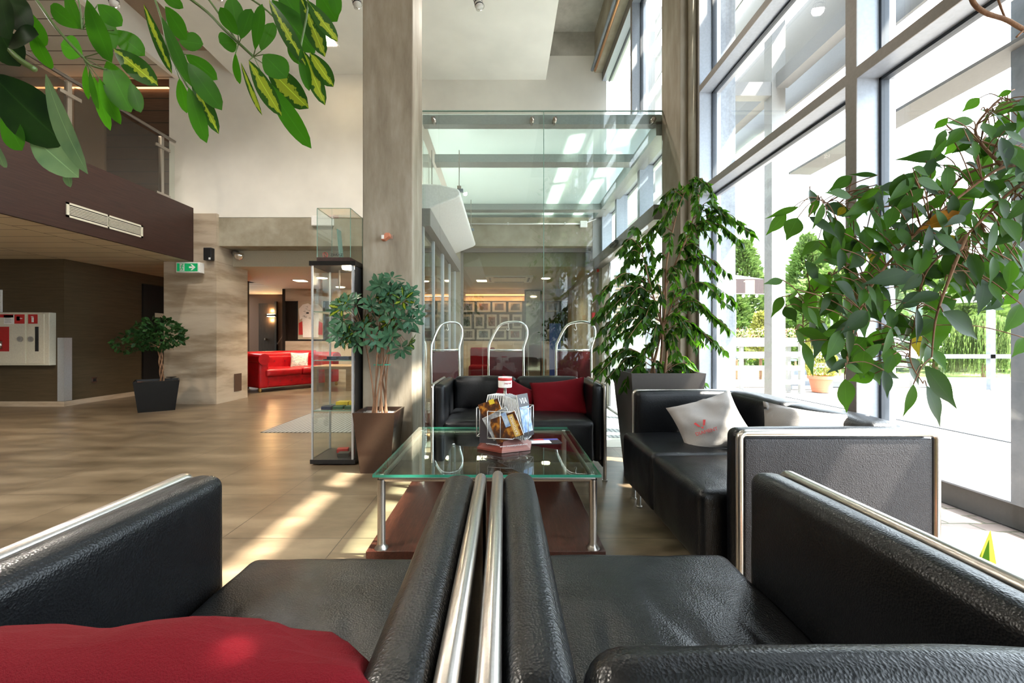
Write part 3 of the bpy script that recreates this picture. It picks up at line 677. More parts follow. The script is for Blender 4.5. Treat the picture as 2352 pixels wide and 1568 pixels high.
# ---- brochure rack
RX, RY = .005, 2.36
t = empty('brochure_rack', (RX, RY, GT), 'wire brochure rack with a round white and red cap on the coffee table', 'rack')
def rr(o): return rel(o, t)
ang = [math.radians(a) for a in (-62, -17, 28, 95, 150, 205, 245)]
rim = [Vector((RX+.165*math.cos(a)*1.0, RY+.155*math.sin(a), GT+.012)) for a in [math.radians(q) for q in (-96, -36, 24, 84, 144, 204)]]
top = [Vector((RX+(p.x-RX)*.42, RY+(p.y-RY)*.42, GT+.06)) for p in rim]
lowr = [Vector((p.x, p.y, GT+.002)) for p in rim]
m = MB(); vs = rim+top+lowr; fs = []; mi = []
for i in range(6):
    j = (i+1) % 6; fs.append((i, j, 6+j, 6+i)); mi.append(0 if i in (0, 1, 2) else 1); fs.append((12+i, 12+j, j, i)); mi.append(mi[-1])
fs.append((6, 7, 8, 9, 10, 11)); mi.append(0); fs.append((17, 16, 15, 14, 13, 12)); mi.append(0)
o = mesh_obj('stand_base', vs, fs, [rack_base_m, rack_base_d], mi=mi); rr(o)
def on_face(i, body, size, mat, up=.5):
    j = (i+1) % 6; a, b2, c3, d3 = rim[i], rim[j], top[j], top[i]
    c = (a*(1-up)+d3*up+b2*(1-up)+c3*up)/2; x = (b2-a).normalized(); v = ((c3+d3)-(a+b2)).normalized(); n = x.cross(v).normalized(); v = n.cross(x)
    M = Matrix((x, v, n)).transposed().to_4x4(); M.translation = c+n*.0012
    o = text_mesh('web_address', body, size, mat); o.data.transform(M); rr(o)
on_face(0, 'www.inyourpocket.com', .0165, whiteprint, .35)
on_face(5, 'inyourpocket', .0165, whiteprint, .4)
rr(MB().tube([(RX, RY, GT+.05), (RX, RY, GT+.335)], .0085, 12).build('pole', steel, None, True))
cap = MB().lathe([(.0, .327), (.037, .327), (.038, .330), (.038, .384), (.0365, .384), (.0365, .345), (0, .345)], 0, 0, 30)
o = cap.build('cap', [white_plastic], None, True); o.data.transform(Matrix.Translation((RX, RY, GT))); rr(autosmooth(o))
o = MB().lathe([(.0384, .365), (.0386, .365), (.0386, .380), (.0384, .380)], 0, 0, 30).build('cap_band', [red_paint], None, True)
o.data.transform(Matrix.Translation((RX, RY, GT))); rr(o)
for k, ch in enumerate('inyour'):
    a = math.radians(-96+k*13); o = text_mesh('cap_letter', ch, .017, redprint)
    o.data.transform(Matrix.Translation((RX+.039*math.cos(a), RY+.039*math.sin(a), GT+.352)) @ Matrix.Rotation(a+PI/2, 4, 'Z') @ Matrix.Rotation(PI/2, 4, 'X')); rr(o)
# wire baskets: four pockets turned round the pole
pockets = []
for k, (a, z0, z1) in enumerate(((-100, .075, .215), (-15, .065, .225), (80, .075, .21), (170, .065, .22))):
    a = math.radians(a); u = Vector((math.cos(a), math.sin(a), 0)); w = Vector((-u.y, u.x, 0)); c = Vector((RX, RY, GT))
    m = MB(); hw = .068
    A = c+u*.045+w*hw; B = c+u*.145+w*hw; Cc = c+u*.145-w*hw; D = c+u*.045-w*hw
    for z in (z0, z1): m.tube([q+Vector((0, 0, z)) for q in (A, B, Cc, D)], .0023, 6, closed=True)
    for q in (A, B, Cc, D, (B+Cc)/2): m.tube([q+Vector((0, 0, z0)), q+Vector((0, 0, z1))], .0023, 6)
    m.tube([c+Vector((0, 0, z0)), (B+Cc)/2+Vector((0, 0, z0))], .0023, 6).tube([c+Vector((0, 0, z1)), (A+D)/2+Vector((0, 0, z1))], .0023, 6)
    o = m.build('wire_basket', plain('silver_wire', (.7, .7, .7), .3, .8) if k == 0 else MATS['silver_wire'], None, True); rr(o)
    pockets.append((u, w, c, z0))
def brochure(c, right, upv, w, h, th, mats, label, group, deco=None):
    right = Vector(right).normalized(); upv = Vector(upv); upv = (upv-right*upv.dot(right)).normalized(); n = right.cross(upv).normalized()
    M = Matrix((right, upv, n)).transposed().to_4x4(); M.translation = Vector(c)
    e = empty('brochure', (0, 0, 0), label, 'brochure', group); e.matrix_world = M
    o = MB().box(-w/2, w/2, -h/2, h/2, -th, th*.8).build('pages', paper); o.parent = e
    o = MB().box(-w/2, w/2, -h/2, h/2, th*.8, th).build('cover', mats); o.parent = e
    if deco: deco(e, th)
    return e
def deco_kato(e, th):
    o = MB().box(.030, .060, -.062, .055, th, th+.0004).build('gold_strip', gold); o.parent = e
    text_mesh('title', 'KATOWICE', .019, paper, e, (.046, -.003, th+.0006), (0, 0, PI/2))
    o = MB().box(.0, .028, .0, .075, th, th+.0003).build('blue_block', blueb if 0 else cover_blue); o.parent = e
def deco_yel(e, th):
    o = MB().box(.005, .035, .03, .055, th, th+.0004).build('yellow_block', yellowb); o.parent = e
def deco_via(e, th):
    text_mesh('title', 'VIA', .045, paper, e, (0, .075, th+.0006), (0, 0, 0))
    o = MB().box(-.045, .045, -.09, .045, th, th+.0004).build('photo', cover_blue); o.parent = e
c = Vector((RX, RY, GT))
brochure(c+Vector((.005, -.145, .135)), (.9, -.25, .36), (-.35, .05, .9), .150, .13, .005, cover_night, 'city guide with a gold strip reading upward, frontmost in the wire rack', 'brochures in the rack', deco_kato)
brochure(c+Vector((-.028, -.130, .150)), (.85, -.1, .45), (-.45, .0, .85), .14, .13, .004, cover_grey, 'pale booklet with a face photo behind the front city guide', 'brochures in the rack')
brochure(c+Vector((-.075, -.105, .215)), (.85, -.3, .32), (-.3, .1, .9), .12, .10, .003, cover_night, 'dark booklet with a yellow square, highest at the left of the rack', 'brochures in the rack', deco_yel)
brochure(c+Vector((-.085, -.085, .120)), (.95, -.2, .0), (-.05, .15, 1), .10, .16, .004, paper_dark, 'black guide with gold title standing at the left of the rack', 'brochures in the rack', lambda e, th: (text_mesh('title', 'KATO', .03, gold, e, (0, .055, th+.0006)),))
brochure(c+Vector((.108, -.065, .185)), (.55, .75, .0), (-.20, .05, .95), .10, .225, .003, paper_dark, 'magazine with a blue photo and large white letters, right of the rack pole', 'brochures in the rack', deco_via)
for k in range(10):
    brochure(c+Vector((.022+.0085*k, -.045-.002*k, .183-.002*k)), (.40, .9, 0), (-.12-.012*k, .06, .95), .095, .22, .0022, cover_grey, 'thin grey magazine in the upright stack right of the rack pole', 'upright magazines right of the pole')
for k in range(8):
    brochure(c+Vector((-.085+.013*k, -.018, .205-.001*k)), (.55, .83, 0), (.30-.02*k, .05, .95), .09, .18, .0022, cover_grey, 'thin white-edged magazine in the fanned stack left of the rack pole', 'fanned magazines left of the pole')
l = empty('leaflet', (.235, 2.47, GT+.001), 'flat colourful leaflet lying on the glass table right of the rack', 'leaflet', rz=.12)
o = MB().box(-.10, .09, -.06, .06, 0, .002).build('sheet', paper_dark); o.parent = l
o = MB().box(-.085, .03, -.05, .02, .002, .0025).build('white_block', whiteprint); o.parent = l
o = MB().box(-.03, .085, .02, .055, .002, .0025).build('blue_block', plain('violet_blue_print', (.10, .09, .40), .4)); o.parent = l
o = MB().box(-.06, .0, .02, .05, .0025, .003).build('red_block', redprint); o.parent = l

# ---- glass display cabinet
t = empty('display_cabinet', (-1.35, 3.55, 0), 'tall narrow glass display cabinet beside the concrete pillar', 'cabinet')
def q(o): return rel(o, t)
q(box('plinth', black_plastic, -1.53, -1.175, 3.36, 3.73, .012, .045)); q(box('top_plate', dark_pot, -1.535, -1.172, 3.355, 3.735, 1.575, 1.61))
o = MB()
for x in (-1.49, -1.22): o.disc((x, 3.42, 0), .02, (0, 0, 1), 12, th=.012).disc((x, 3.68, 0), .02, (0, 0, 1), 12, th=.012)
q(o.build('feet', black_plastic))
q(box('glass_front', vit_glass, -1.515, -1.20, 3.372, 3.376, .045, 1.575)); q(box('glass_side', vit_glass, -1.520, -1.516, 3.37, 3.72, .045, 1.575)); q(box('glass_rear', vit_glass, -1.515, -1.20, 3.716, 3.72, .045, 1.575))
for x, y in ((-1.515, 3.37), (-1.196, 3.37), (-1.515, 3.715)): q(box('edge_profile', alu, x-.006, x+.006, y-.006, y+.006, .045, 1.575))
q(box('hinge_panel', black_plastic, -1.187, -1.180, 3.385, 3.72, .045, 1.575))
q(box('lock_profile', alu, -1.205, -1.188, 3.366, 3.384, .045, 1.575))
for z in (.43, .828, 1.215):
    o = MB().box(-1.512, -1.20, 3.38, 3.715, z-.006, z); o.mi = [0, 0, 1, 1, 1, 1]; q(o.build('shelf', [vit_glass, edge_pale]))
q(MB().lathe([(0, 1.558), (.045, 1.558), (.05, 1.575)], -1.26, 3.45, 20).build('lamp', lamp_warm))
q(box('lamp_stem', steel, -1.39, -1.38, 3.58, 3.59, 1.42, 1.575))
lt = bpy.data.lights.new('cabinet_glow', 'POINT'); lt.energy = 1.5; lt.color = (1, .8, .55); lt.shadow_soft_size = .03
lo = bpy.data.objects.new('cabinet_glow', lt); C.objects.link(lo); lo.location = (-1.26, 3.45, 1.53)
items = [('blue', blueb, -1.40, 3.50, .828, .08), ('navy', blueb, -1.30, 3.50, .828, .08), ('navy', blueb, -1.235, 3.60, .828, .06), ('green', greenb, -1.40, 3.52, 1.215, .10), ('green', greenb, -1.29, 3.60, 1.215, .07),
         ('blue', blueb, -1.425, 3.45, .43, .08), ('green', greenb, -1.335, 3.46, .43, .08), ('green', greenb, -1.245, 3.46, .43, .075)]
for k, (cn, mt, x, y, z, s) in enumerate(items):
    sh = {.828: 'middle', 1.215: 'top', .43: 'lowest'}[z]
    side = 'left' if x < -1.37 else ('centre' if x < -1.27 else 'right')
    tag(box('gift_box', mt, x-s/2, x+s/2, y-s/2, y+s/2, z+.001, z+.026, bevel=.002), f'small dark {cn} box at the {side} of the {sh} shelf in the display cabinet', 'box', 'boxes in the display cabinet')
for k, x in enumerate((-1.36, -1.25)):
    tag(box('tin_box', yellowb, x-.05, x+.05, 3.57, 3.66, .431, .470, bevel=.002), ('left' if k == 0 else 'right')+' flat yellow box behind the others on the lowest cabinet shelf', 'box', 'boxes in the display cabinet')
for (x, y, mt, lab, rz) in ((-1.36, 3.60, redb, 'small red box on the cabinet floor at the left rear', .2), (-1.30, 3.47, black_plastic, 'small black box on the cabinet floor at the front', .1), (-1.245, 3.66, black_plastic, 'small black box on the cabinet floor at the rear', 0), (-1.225, 3.56, redb, 'small red box on the cabinet floor at the right', .3)):
    o = MB().box(-.045, .045, -.035, .035, 0, .03).build('gift_box', mt, None, bevel=.002); o.location = (x, y, .046); o.rotation_euler = (0, 0, rz); tag(o, lab, 'box', 'boxes in the display cabinet')
# all-glass case on top
t = empty('glass_case', (-1.35, 3.52, 1.61), 'open-looking all-glass case standing on the display cabinet', 'glass case')
rel(box('plinth', wenge, -1.49, -1.225, 3.39, 3.70, 1.611, 1.645), t)
x0, x1, y0, y1, z0, z1 = -1.49, -1.225, 3.40, 3.69, 1.645, 2.035
for nm, a in (('front_pane', (x0, x1, y0, y0+.004)), ('rear_pane', (x0, x1, y1-.004, y1)), ('side_pane', (x0, x0+.004, y0, y1)), ('side_pane', (x1-.004, x1, y0, y1))):
    rel(box(nm, vit_glass, *a, z0, z1), t)
rel(box('lid_pane', vit_glass, x0, x1, y0, y1, z1, z1+.004), t)
o = MB()
for x in (x0, x1):
    for y in (y0, y1): o.box(x-.002, x+.002, y-.002, y+.002, z0, z1)
for y in (y0, y1): o.box(x0, x1, y-.002, y+.002, z1+.001, z1+.004)
for x in (x0, x1): o.box(x-.002, x+.002, y0, y1, z1+.001, z1+.004)
rel(o.build('pane_edges', edge_pale), t)
tr = MB().prism([(-1.375, 1.90), (-1.368, 1.90), (-1.345, 1.646), (-1.352, 1.646)], 'y', 3.50, 3.58).build('glass_trophy', edge_pale); tag(tr, 'slim leaning glass award inside the glass case', 'award')
s = empty('notice_sticker', (-1.38, 3.398, 1.665), 'small printed notice with a red prohibition ring on the glass case', 'sticker')
o = text_mesh('notice_text', 'ZAKAZ', .03, darkprint, s, (.045, 0, 0), (PI/2, 0, 0)); ring = MB().tube([Vector((-.045+.02*math.cos(a*PI/8), 0, .02*math.sin(a*PI/8))) for a in range(16)], .002, 6, closed=True).tube([(-.059, 0, .014), (-.031, 0, -.014)], .002, 6).build('ring', redprint); ring.parent = s
# ---- luggage carts
def cart(loc, rz, label, sc=1.0):
    t = empty('luggage_cart', loc, label, 'luggage cart', 'luggage carts in the vestibule', rz)
    def put(o): o.parent = t; return o
    w = .175*sc
    pts = smooth_pts([(-w, 0, .12), (-w, 0, .5), (-w, 0, .885), (-w*.86, 0, .99), (-w*.42, 0, 1.125), (w*.1, 0, 1.165), (w*.80, 0, 1.165), (w*1.14, 0, 1.12), (w*1.22, 0, 1.04), (w*1.03, 0, .93), (w, 0, .86), (w, 0, .5), (w, 0, .12)], 6)
    put(MB().tube(pts, .0125, 12).build('tube_hoop', chrome, None, True))
    put(MB().tube([(-w, 0, .885), (w, 0, .885)], .010, 10).build('crossbar', chrome, None, True))
    put(box('panel', burgundy, -w+.012, w-.012, -.008, .008, .16, .872))
    put(MB().box(-w-.02, w+.02, -.03, .75, .12, .16).build('platform', burgundy, None, bevel=.01))
    put(MB().tube(smooth_pts([(.02, 0, 1.155), (.02, -.005, 1.125), (.028, -.01, 1.10), (.015, -.015, 1.085), (.002, -.015, 1.10)], 5), .004, 8).build('hook', steel, None, True))
    for sx in (-1, 1):
        for y in (.06, .66):
            put(MB().tube([(sx*w*.8-.012, y, .05), (sx*w*.8+.012, y, .05)], .05, 18).box(sx*w*.8-.02, sx*w*.8+.02, y-.02, y+.02, .08, .12).build('wheel', black_plastic))
    return t
cart((-.60, 4.36, 0), math.radians(28), 'left luggage cart with a burgundy panel behind the glass', .86)
cart((.02, 4.30, 0), math.radians(4), 'middle luggage cart with a burgundy panel behind the glass')
cart((.70, 4.30, 0), math.radians(-3), 'right luggage cart with a burgundy panel behind the glass')
# ---- air curtain
t = empty('air_curtain', (-.6, 5.2, 2.4), 'white air curtain hanging on rods over the inner door', 'air curtain')
prof = [(-.83, 2.22), (-.79, 2.235), (-.46, 2.36), (-.425, 2.385), (-.425, 2.42), (-.45, 2.45), (-.62, 2.49), (-.80, 2.50), (-.83, 2.48)]
o = MB().prism(prof, 'y', 4.12, 6.3).build('housing', white_plastic, None, bevel=.012); rel(autosmooth(o), t)
o = MB()
for k in range(5): o.box(-.825+.001*k, -.80+.001*k, 4.14, 6.28, 2.226+.0, 2.229)
gm = MB().prism([(-.835, 2.21), (-.74, 2.245), (-.742, 2.250), (-.835, 2.215)], 'y', 4.15, 6.28)
rel(gm.build('grille', black_plastic), t)
gl = MB()
for k in range(6): gl.prism([(-.832+.016*k, 2.2085+.0059*k), (-.826+.016*k, 2.2107+.0059*k), (-.827+.016*k, 2.2130+.0059*k), (-.833+.016*k, 2.2110+.0059*k)], 'y', 4.14, 6.29)
rel(gl.build('grille_slats', alu), t)
for y in (4.35, 5.9):
    rel(box('rail', galv, -.80, -.42, y, y+.04, 2.50, 2.53), t)
    for x in (-.74, -.46):
        rel(MB().tube([(x, y+.02, 2.50), (x, y+.02, 2.93)], .005, 8).box(x-.02, x+.02, y, y+.04, 2.53, 2.56).build('hanging_rod', steel), t)
# ---- planters
def planter(name, mat, x, y, h, a0, a1, rz, label, topmat=soil, seed=0):
    t = empty(name, (x, y, 0), label, 'potted plant', rz=rz)
    o = MB().frust(0, 0, 0, h, a0, a0, a1, a1, open_top=True).frust(0, 0, .02, h, a0-.03, a0-.03, a1-.03, a1-.03, open_top=True)
    a, b = a1/2, a1/2-.015
    ring = [(-a, -a, h), (a, -a, h), (a, a, h), (-a, a, h), (-b, -b, h), (b, -b, h), (b, b, h), (-b, b, h)]
    o.add(ring, [(0, 1, 5, 4), (1, 2, 6, 5), (2, 3, 7, 6), (3, 0, 4, 7)])
    p = o.build('pot', mat); p.parent = t
    b -= .002
    sb = MB(); n = 10; vs = []; fs = []
    for i in range(n+1):
        for j in range(n+1):
            vs.append((-b+2*b*i/n, -b+2*b*j/n, h-.03+.012*noise.noise(Vector((i*.8, j*.8, seed)))))
    for i in range(n):
        for j in range(n): k = i*(n+1)+j; fs.append((k, k+n+1, k+n+2, k+1))
    s = mesh_obj('soil', vs, fs, topmat, t, True)
    return t
def put_world(o, t): return rel(o, t)
# A: dwarf umbrella tree in the tapered brown planter
rng = random.Random(5)
t = planter('umbrella_tree', brown_pot, -.955, 3.27, .455, .22, .31, .0, 'umbrella tree in a tapered brown planter in front of the pillar', pebbles)
stems = MB(); tops = []
for k in range(9):
    a = rng.uniform(0, 6.28); bx, by = -.955+.07*math.cos(a)*(.4+.6*rng.random()), 3.27+.06*math.sin(a)
    side = -1 if k % 3 == 0 else 1
    tx = -.955+rng.uniform(-.12, .05) if side < 0 else -.93+rng.uniform(-.03, .10)
    pts = smooth_pts([(bx, by, .43), (bx+(tx-bx)*.2+rng.uniform(-.012, .012), by+rng.uniform(-.02, .02), .62), (bx+(tx-bx)*.5+rng.uniform(-.012, .012), by+rng.uniform(-.02, .02), .85), (tx, by+rng.uniform(-.03, .03), 1.05)], 6)
    stems.tube(pts, [.0075-.003*i/len(pts) for i in range(len(pts))], 7); tops.append(Vector(pts[-1]))
cent = []
blobs = [(-1.13, 3.22, 1.18, .19, .11, .15, 22), (-.80, 3.24, 1.25, .17, .11, .16, 34), (-.88, 3.22, 1.38, .10, .09, .09, 12), (-1.0, 3.2, 1.02, .20, .10, .10, 20), (-.78, 3.22, 1.0, .10, .09, .10, 12), (-1.22, 3.2, 1.03, .06, .06, .06, 3)]
for bx, by, bz, rx, ry, rz_, n in blobs:
    for k in range(n):
        d = rnd_dir(rng); c = Vector((bx+d.x*rx*rng.uniform(.6, 1), by+d.y*ry, bz+d.z*rz_*rng.uniform(.6, 1))); cent.append((c, (d+Vector((0, -.55, .35))).normalized()))
vs, fs, mis = [], [], []
for c, ax in cent:
    tp = min(tops, key=lambda q: (q-c).length)
    stems.tube([tp, (tp+c)/2+Vector((0, 0, .02)), c], .0025, 5)
    palmate(vs, fs, mis, c, ax, rng, rng.choice((6, 7, 8)), rng.uniform(.070, .098), .030, cone=rng.uniform(.95, 1.3), mi=0 if rng.random() < .88 else 1)
rel(stems.build('stems', bark, None, True), t)
rel(mesh_obj('foliage', vs, fs, [lf_sch_far, lf_sch_y], smooth=True, mi=mis), t)
rel(MB().tube([(-.985, 3.22, .80), (-.90, 3.21, .80), (-.87, 3.26, .80), (-.90, 3.30, .80), (-.985, 3.30, .80)], .003, 6, closed=True).build('plant_tie', plain('green_tie', (.03, .35, .22), .5)), t)

# B: weeping fig behind the sofa
rng = random.Random(11)
t = planter('weeping_fig', grey_pot, 1.10, 3.10, .765, .36, .50, 0, 'tall weeping fig in a dark grey planter between the sofas')
wood = MB(); vs, fs, mis = [], [], []
trunks = [[(1.06, 3.08, .74), (1.10, 3.05, .95), (1.14, 3.02, 1.2), (1.14, 3.0, 1.5), (1.2, 2.98, 1.85), (1.25, 2.97, 2.0)],
          [(1.13, 3.10, .74), (1.14, 3.08, 1.0), (1.12, 3.05, 1.25), (1.20, 3.02, 1.5), (1.30, 3.0, 1.75), (1.36, 2.98, 1.98)],
          [(1.16, 3.08, .74), (1.16, 3.05, .95), (1.10, 3.02, 1.15), (1.02, 3.0, 1.4), (.96, 2.98, 1.62)],
          [(1.10, 3.12, .74), (1.08, 3.1, .9), (1.15, 3.06, 1.1), (1.22, 3.05, 1.3)]]
tr = []
for p in trunks:
    pts = smooth_pts(p, 6); wood.tube(pts, [.011-.008*i/len(pts) for i in range(len(pts))], 8); tr += pts
ends = []
targets = [(1375, 680), (1362, 735), (1380, 760), (1390, 800), (1365, 850), (1395, 870), (1400, 700), (1420, 640), (1445, 600), (1420, 580), (1470, 560), (1500, 620), (1450, 720), (1480, 680), (1440, 770), (1470, 830), (1500, 790), (1520, 870), (1560, 880), (1590, 870), (1620, 880),
           (1430, 890), (1540, 820), (1600, 800), (1640, 790), (1680, 760), (1670, 700), (1650, 640), (1620, 600), (1640, 560), (1690, 510), (1725, 530), (1710, 560), (1640, 450), (1600, 440), (1560, 470), (1540, 500), (1590, 540), (1560, 580), (1600, 650), (1620, 720), (1560, 640), (1540, 700), (1580, 760), (1500, 720), (1610, 500), (1510, 480), (1570, 690), (1610, 590), (1500, 550), (1410, 760), (1530, 760), (1490, 640)]
for (px, py) in targets+[(a+rng.uniform(-28, 28), b+rng.uniform(-30, 25)) for a, b in targets]:
    px = min(px, 1732)
    Y = rng.uniform(2.78, 3.22) if px < 1640 else rng.uniform(2.70, 2.9)
    e = P(px, py, Y)
    if e.x > 1.60: e = P(px, py, 1.60*F/(px-VX))
    e.z = max(e.z, .55)
    st = min(tr, key=lambda q: (q-e).length+.9*abs((q.z+.04)-(e.z+.12))+(.3 if q.z > e.z+.2 else 0))
    mid = (st+e)/2+Vector((0, 0, .05+.18*(st-e).length))
    pts = smooth_pts([st, mid, e], 7); wood.tube(pts, [.0035-.0025*i/len(pts) for i in range(len(pts))], 5)
    ln = sum((pts[i+1]-pts[i]).length for i in range(len(pts)-1)); nl = int(ln/.016)+6
    for k in range(nl):
        f = .22+.78*k/nl; i = min(int(f*(len(pts)-1)), len(pts)-2); fr = f*(len(pts)-1)-i
        b = pts[i].lerp(pts[i+1], fr); d = (pts[i+1]-pts[i]).normalized()
        dirv = (d*.5+rnd_dir(rng)*.65+Vector((0, 0, -.75))).normalized(); L_ = rng.uniform(.05, .08)
        nn = (rnd_dir(rng)*.8+Vector((0, -.6, .3))).normalized()
        if (b+dirv*L_).x > 1.63: continue
        leaf(vs, fs, b, b+dirv*L_, L_*.40, nn, 'ficus', curl=.15, ns=4, mis=mis, mi=0 if rng.random() < .5 else 1)
rel(wood.build('branches', bark, None, True), t)
rel(mesh_obj('foliage', vs, fs, [lf_fic, lf_fic2], smooth=True, mi=mis), t)

# C: small tree far left, in a dark square planter
rng = random.Random(21)
t = planter('bonsai_fig', dark_pot, -4.92, 6.05, .42, .40, .50, math.radians(38), 'small round-headed tree in a black square planter by the marble pier')
wd = MB()
for k in range(3):
    pts = []
    for i in range(22):
        f = i/21; a = f*7+k*2.09
        pts.append((-4.85+.02*math.cos(a)-.03*f, 6.05+.02*math.sin(a), .40+.50*f))
    wd.tube(pts, .010, 7)
vs, fs, mis = [], [], []
for (bx, bz, rx, rz_, n) in ((-4.90, 1.08, .27, .20, 330), (-5.17, .99, .15, .13, 120), (-5.32, .93, .10, .10, 60), (-4.72, 1.03, .14, .12, 90)):
    for k in range(n):
        d = rnd_dir(rng); c = Vector((bx+d.x*rx, 6.05+d.y*.22, bz+d.z*rz_)); dv = (d+rnd_dir(rng)).normalized(); L_ = rng.uniform(.06, .09)
        leaf(vs, fs, c, c+dv*L_, L_*.5, (d+rnd_dir(rng)*.5).normalized(), 'obl', ns=4, mis=mis)
    wd.tube(smooth_pts([(-4.88, 6.05, .88), ((bx-4.88)/2, 6.05, (bz+.9)/2), (bx, 6.05, bz)], 5), .006, 6)
rel(wd.build('twisted_trunk', bark, None, True), t); rel(mesh_obj('foliage', vs, fs, [lf_dark], smooth=True), t)
rel(box('plant_tag', terracotta, -4.97, -4.87, 5.78, 5.785, .39, .42), t)
rel(MB().lathe([(.004, .39), (.006, .45), (.06, .465), (.062, .47), (0, .465)], -4.68, 6.0, 14).build('spike_dish', black_plastic), t)

# D: big ficus coming in from the right, near the camera
rng = random.Random(33)
t = planter('large_fig', grey_pot, 1.34, .60, .36, .26, .32, 0, 'large-leaved fig leaning in from the right edge, with one orange leaf')
# (base, tip, width) as measured; each leaf gets its own depth
LV = [(2174,360,2062,362,24),(2323,208,2290,222,14),(2250,225,2211,256,22),(2253,253,2352,290,40),(2177,270,2143,300,18),(2236,278,2177,280,16),(2171,298,2149,340,16),(2262,282,2280,318,30),(2205,300,2260,350,28),(2096,385,2135,405,26),(2250,390,2306,413,30),(2230,385,2236,427,40),(2239,430,2330,475,45),(2185,432,2240,500,45),(2132,465,2143,530,16),(1958,405,1903,438,26),(1955,450,1900,438,28),(1860,435,1876,495,32),(2020,432,1968,462,20),(2015,402,1950,400,10),(1835,475,1758,498,14),(1806,490,1760,540,26),(1832,500,1806,552,38),(2123,432,2050,490,22),(2101,407,2037,466,20),(1908,510,1915,570,32),(1880,550,1905,590,28),(1880,553,1840,588,24),(2030,545,2065,605,42),(1972,553,1925,585,24),(1975,580,1955,620,36),
(1798,643,1757,650,17),(1797,681,1774,725,20),(1830,665,1805,697,26),(1907,630,1846,684,40),(1983,580,1950,618,35),(1950,625,1972,680,34),(2015,668,2030,735,48),(2083,625,1990,650,28),(2182,625,2092,622,26),(2275,590,2225,640,46),(2227,618,2268,668,38),(2281,588,2348,612,30),(2120,672,2058,712,30),(2140,712,2158,808,58),(2166,716,2262,778,48),(2140,800,2175,852,30),(2124,841,2202,940,42),(2128,886,2175,982,32),(2098,882,2082,960,22),(2080,822,2120,885,46),(1990,775,1940,828,50),(1878,770,1898,828,20),(1845,785,1870,865,30),(1940,870,1945,948,38),(1995,825,2025,885,40),(2030,850,2040,915,28),(2048,745,2083,795,24),(2045,800,2052,855,36),(1985,805,1978,870,36),(2345,698,2307,768,40),(2352,775,2330,820,30),(1888,742,1915,775,22),(1802,705,1830,740,28),(1908,655,1938,705,24),(1945,825,1905,855,18),(2290,330,2345,372,26),(2320,300,2352,318,20),(2300,500,2352,560,40),(2330,460,2352,520,40),(2120,560,2160,640,44),(2200,560,2172,640,40),(2240,540,2290,600,38),(2310,560,2345,640,36),(2060,620,2090,680,34),(2180,650,2230,700,36)]
poly = [(1800,480),(1960,430),(2100,385),(2190,290),(2290,230),(2400,200),(2400,700),(2290,690),(2170,730),(2150,850),(2000,870),(1930,850),(1830,790),(1800,650),(1880,560)]
def inpoly(x, y):
    c = False; n = len(poly)
    for i in range(n):
        x1, y1 = poly[i]; x2, y2 = poly[i-1]
        if (y1 > y) != (y2 > y) and x < (x2-x1)*(y-y1)/(y2-y1)+x1: c = not c
    return c
vs, fs, mis = [], [], []; wd = MB()
root = Vector((1.34, .62, .33)); crown = Vector((1.32, .80, 1.25))
pts = smooth_pts([root, (1.36, .66, .7), (1.34, .74, 1.0), crown, (1.26, .86, 1.42)], 6); wd.tube(pts, [.016-.006*i/len(pts) for i in range(len(pts))], 9)
limbs = []
for pp in ([(2352, 352, .9), (2300, 372, .92), (2230, 395, .95), (2160, 440, .97), (2060, 470, .98), (1960, 480, 1.0), (1890, 462, 1.0), (1860, 440, 1.02)],
           [(2352, 380, .9), (2290, 390, .9), (2180, 470, .92), (2100, 530, .95), (2000, 580, .97), (1900, 640, 1.0), (1850, 700, 1.0), (1845, 770, 1.0)],
           [(2352, 420, .88), (2310, 450, .88), (2220, 540, .9), (2130, 620, .92), (2105, 720, .93), (2090, 820, .93), (2120, 880, .92)],
           [(2352, 350, .9), (2270, 330, .95), (2190, 300, 1.0), (2170, 280, 1.0)],
           [(2300, 380, .9), (2240, 300, .95), (2300, 225, .98), (2330, 205, 1.0)],
           [(2180, 470, .92), (2080, 560, .9), (2000, 660, .9), (1960, 760, .9), (1940, 860, .9)],
           [(2220, 540, .9), (2180, 640, .88), (2150, 730, .88), (2140, 820, .88)]):
    q = smooth_pts([P(*a) for a in pp], 6)
    if pp[0][0] > 2340: q = smooth_pts([crown, q[0]], 4)[:-1]+q
    wd.tube(q, [.0036-.0026*i/len(q) for i in range(len(q))], 6); limbs += q
def twig(b):
    s = min(limbs, key=lambda z: (z-b).length)
    m = (s+b)/2+Vector((0, 0, .01)); wd.tube(smooth_pts([s, m, b], 4), .0011, 5)
def add_leaf(bx, by, tx, ty, w, mi=None, pal=False):
    Y = rng.uniform(.86, 1.02); b = P(bx, by, Y); e = P(tx, ty, Y+rng.uniform(-.03, .03)); wd_ = w/F*Y*1.08
    if w/max(1, math.hypot(tx-bx, ty-by)) < .3 and not pal: wd_ *= 1.25
    nn = Vector((rng.uniform(-.45, .45), -1, rng.uniform(-.1, .7)))
    leaf(vs, fs, b, e, wd_, nn, 'ficus', curl=rng.uniform(.0, .14), fold=rng.uniform(.08, .3), ns=9, mis=mis, mi=(0 if rng.random() < .62 else 1) if mi is None else mi)
    if (min(limbs, key=lambda z: (z-b).length)-b).length < .25: twig(b)
for a in LV: add_leaf(*a)
add_leaf(2212, 488, 2112, 525, 40, 3, True); add_leaf(1987, 573, 2040, 618, 26, 2, True); add_leaf(1940, 475, 1922, 497, 16, 2, True); add_leaf(2177, 540, 2216, 565, 18, 2, True); add_leaf(2105, 765, 2112, 820, 24, 2, True)
cnt = 0
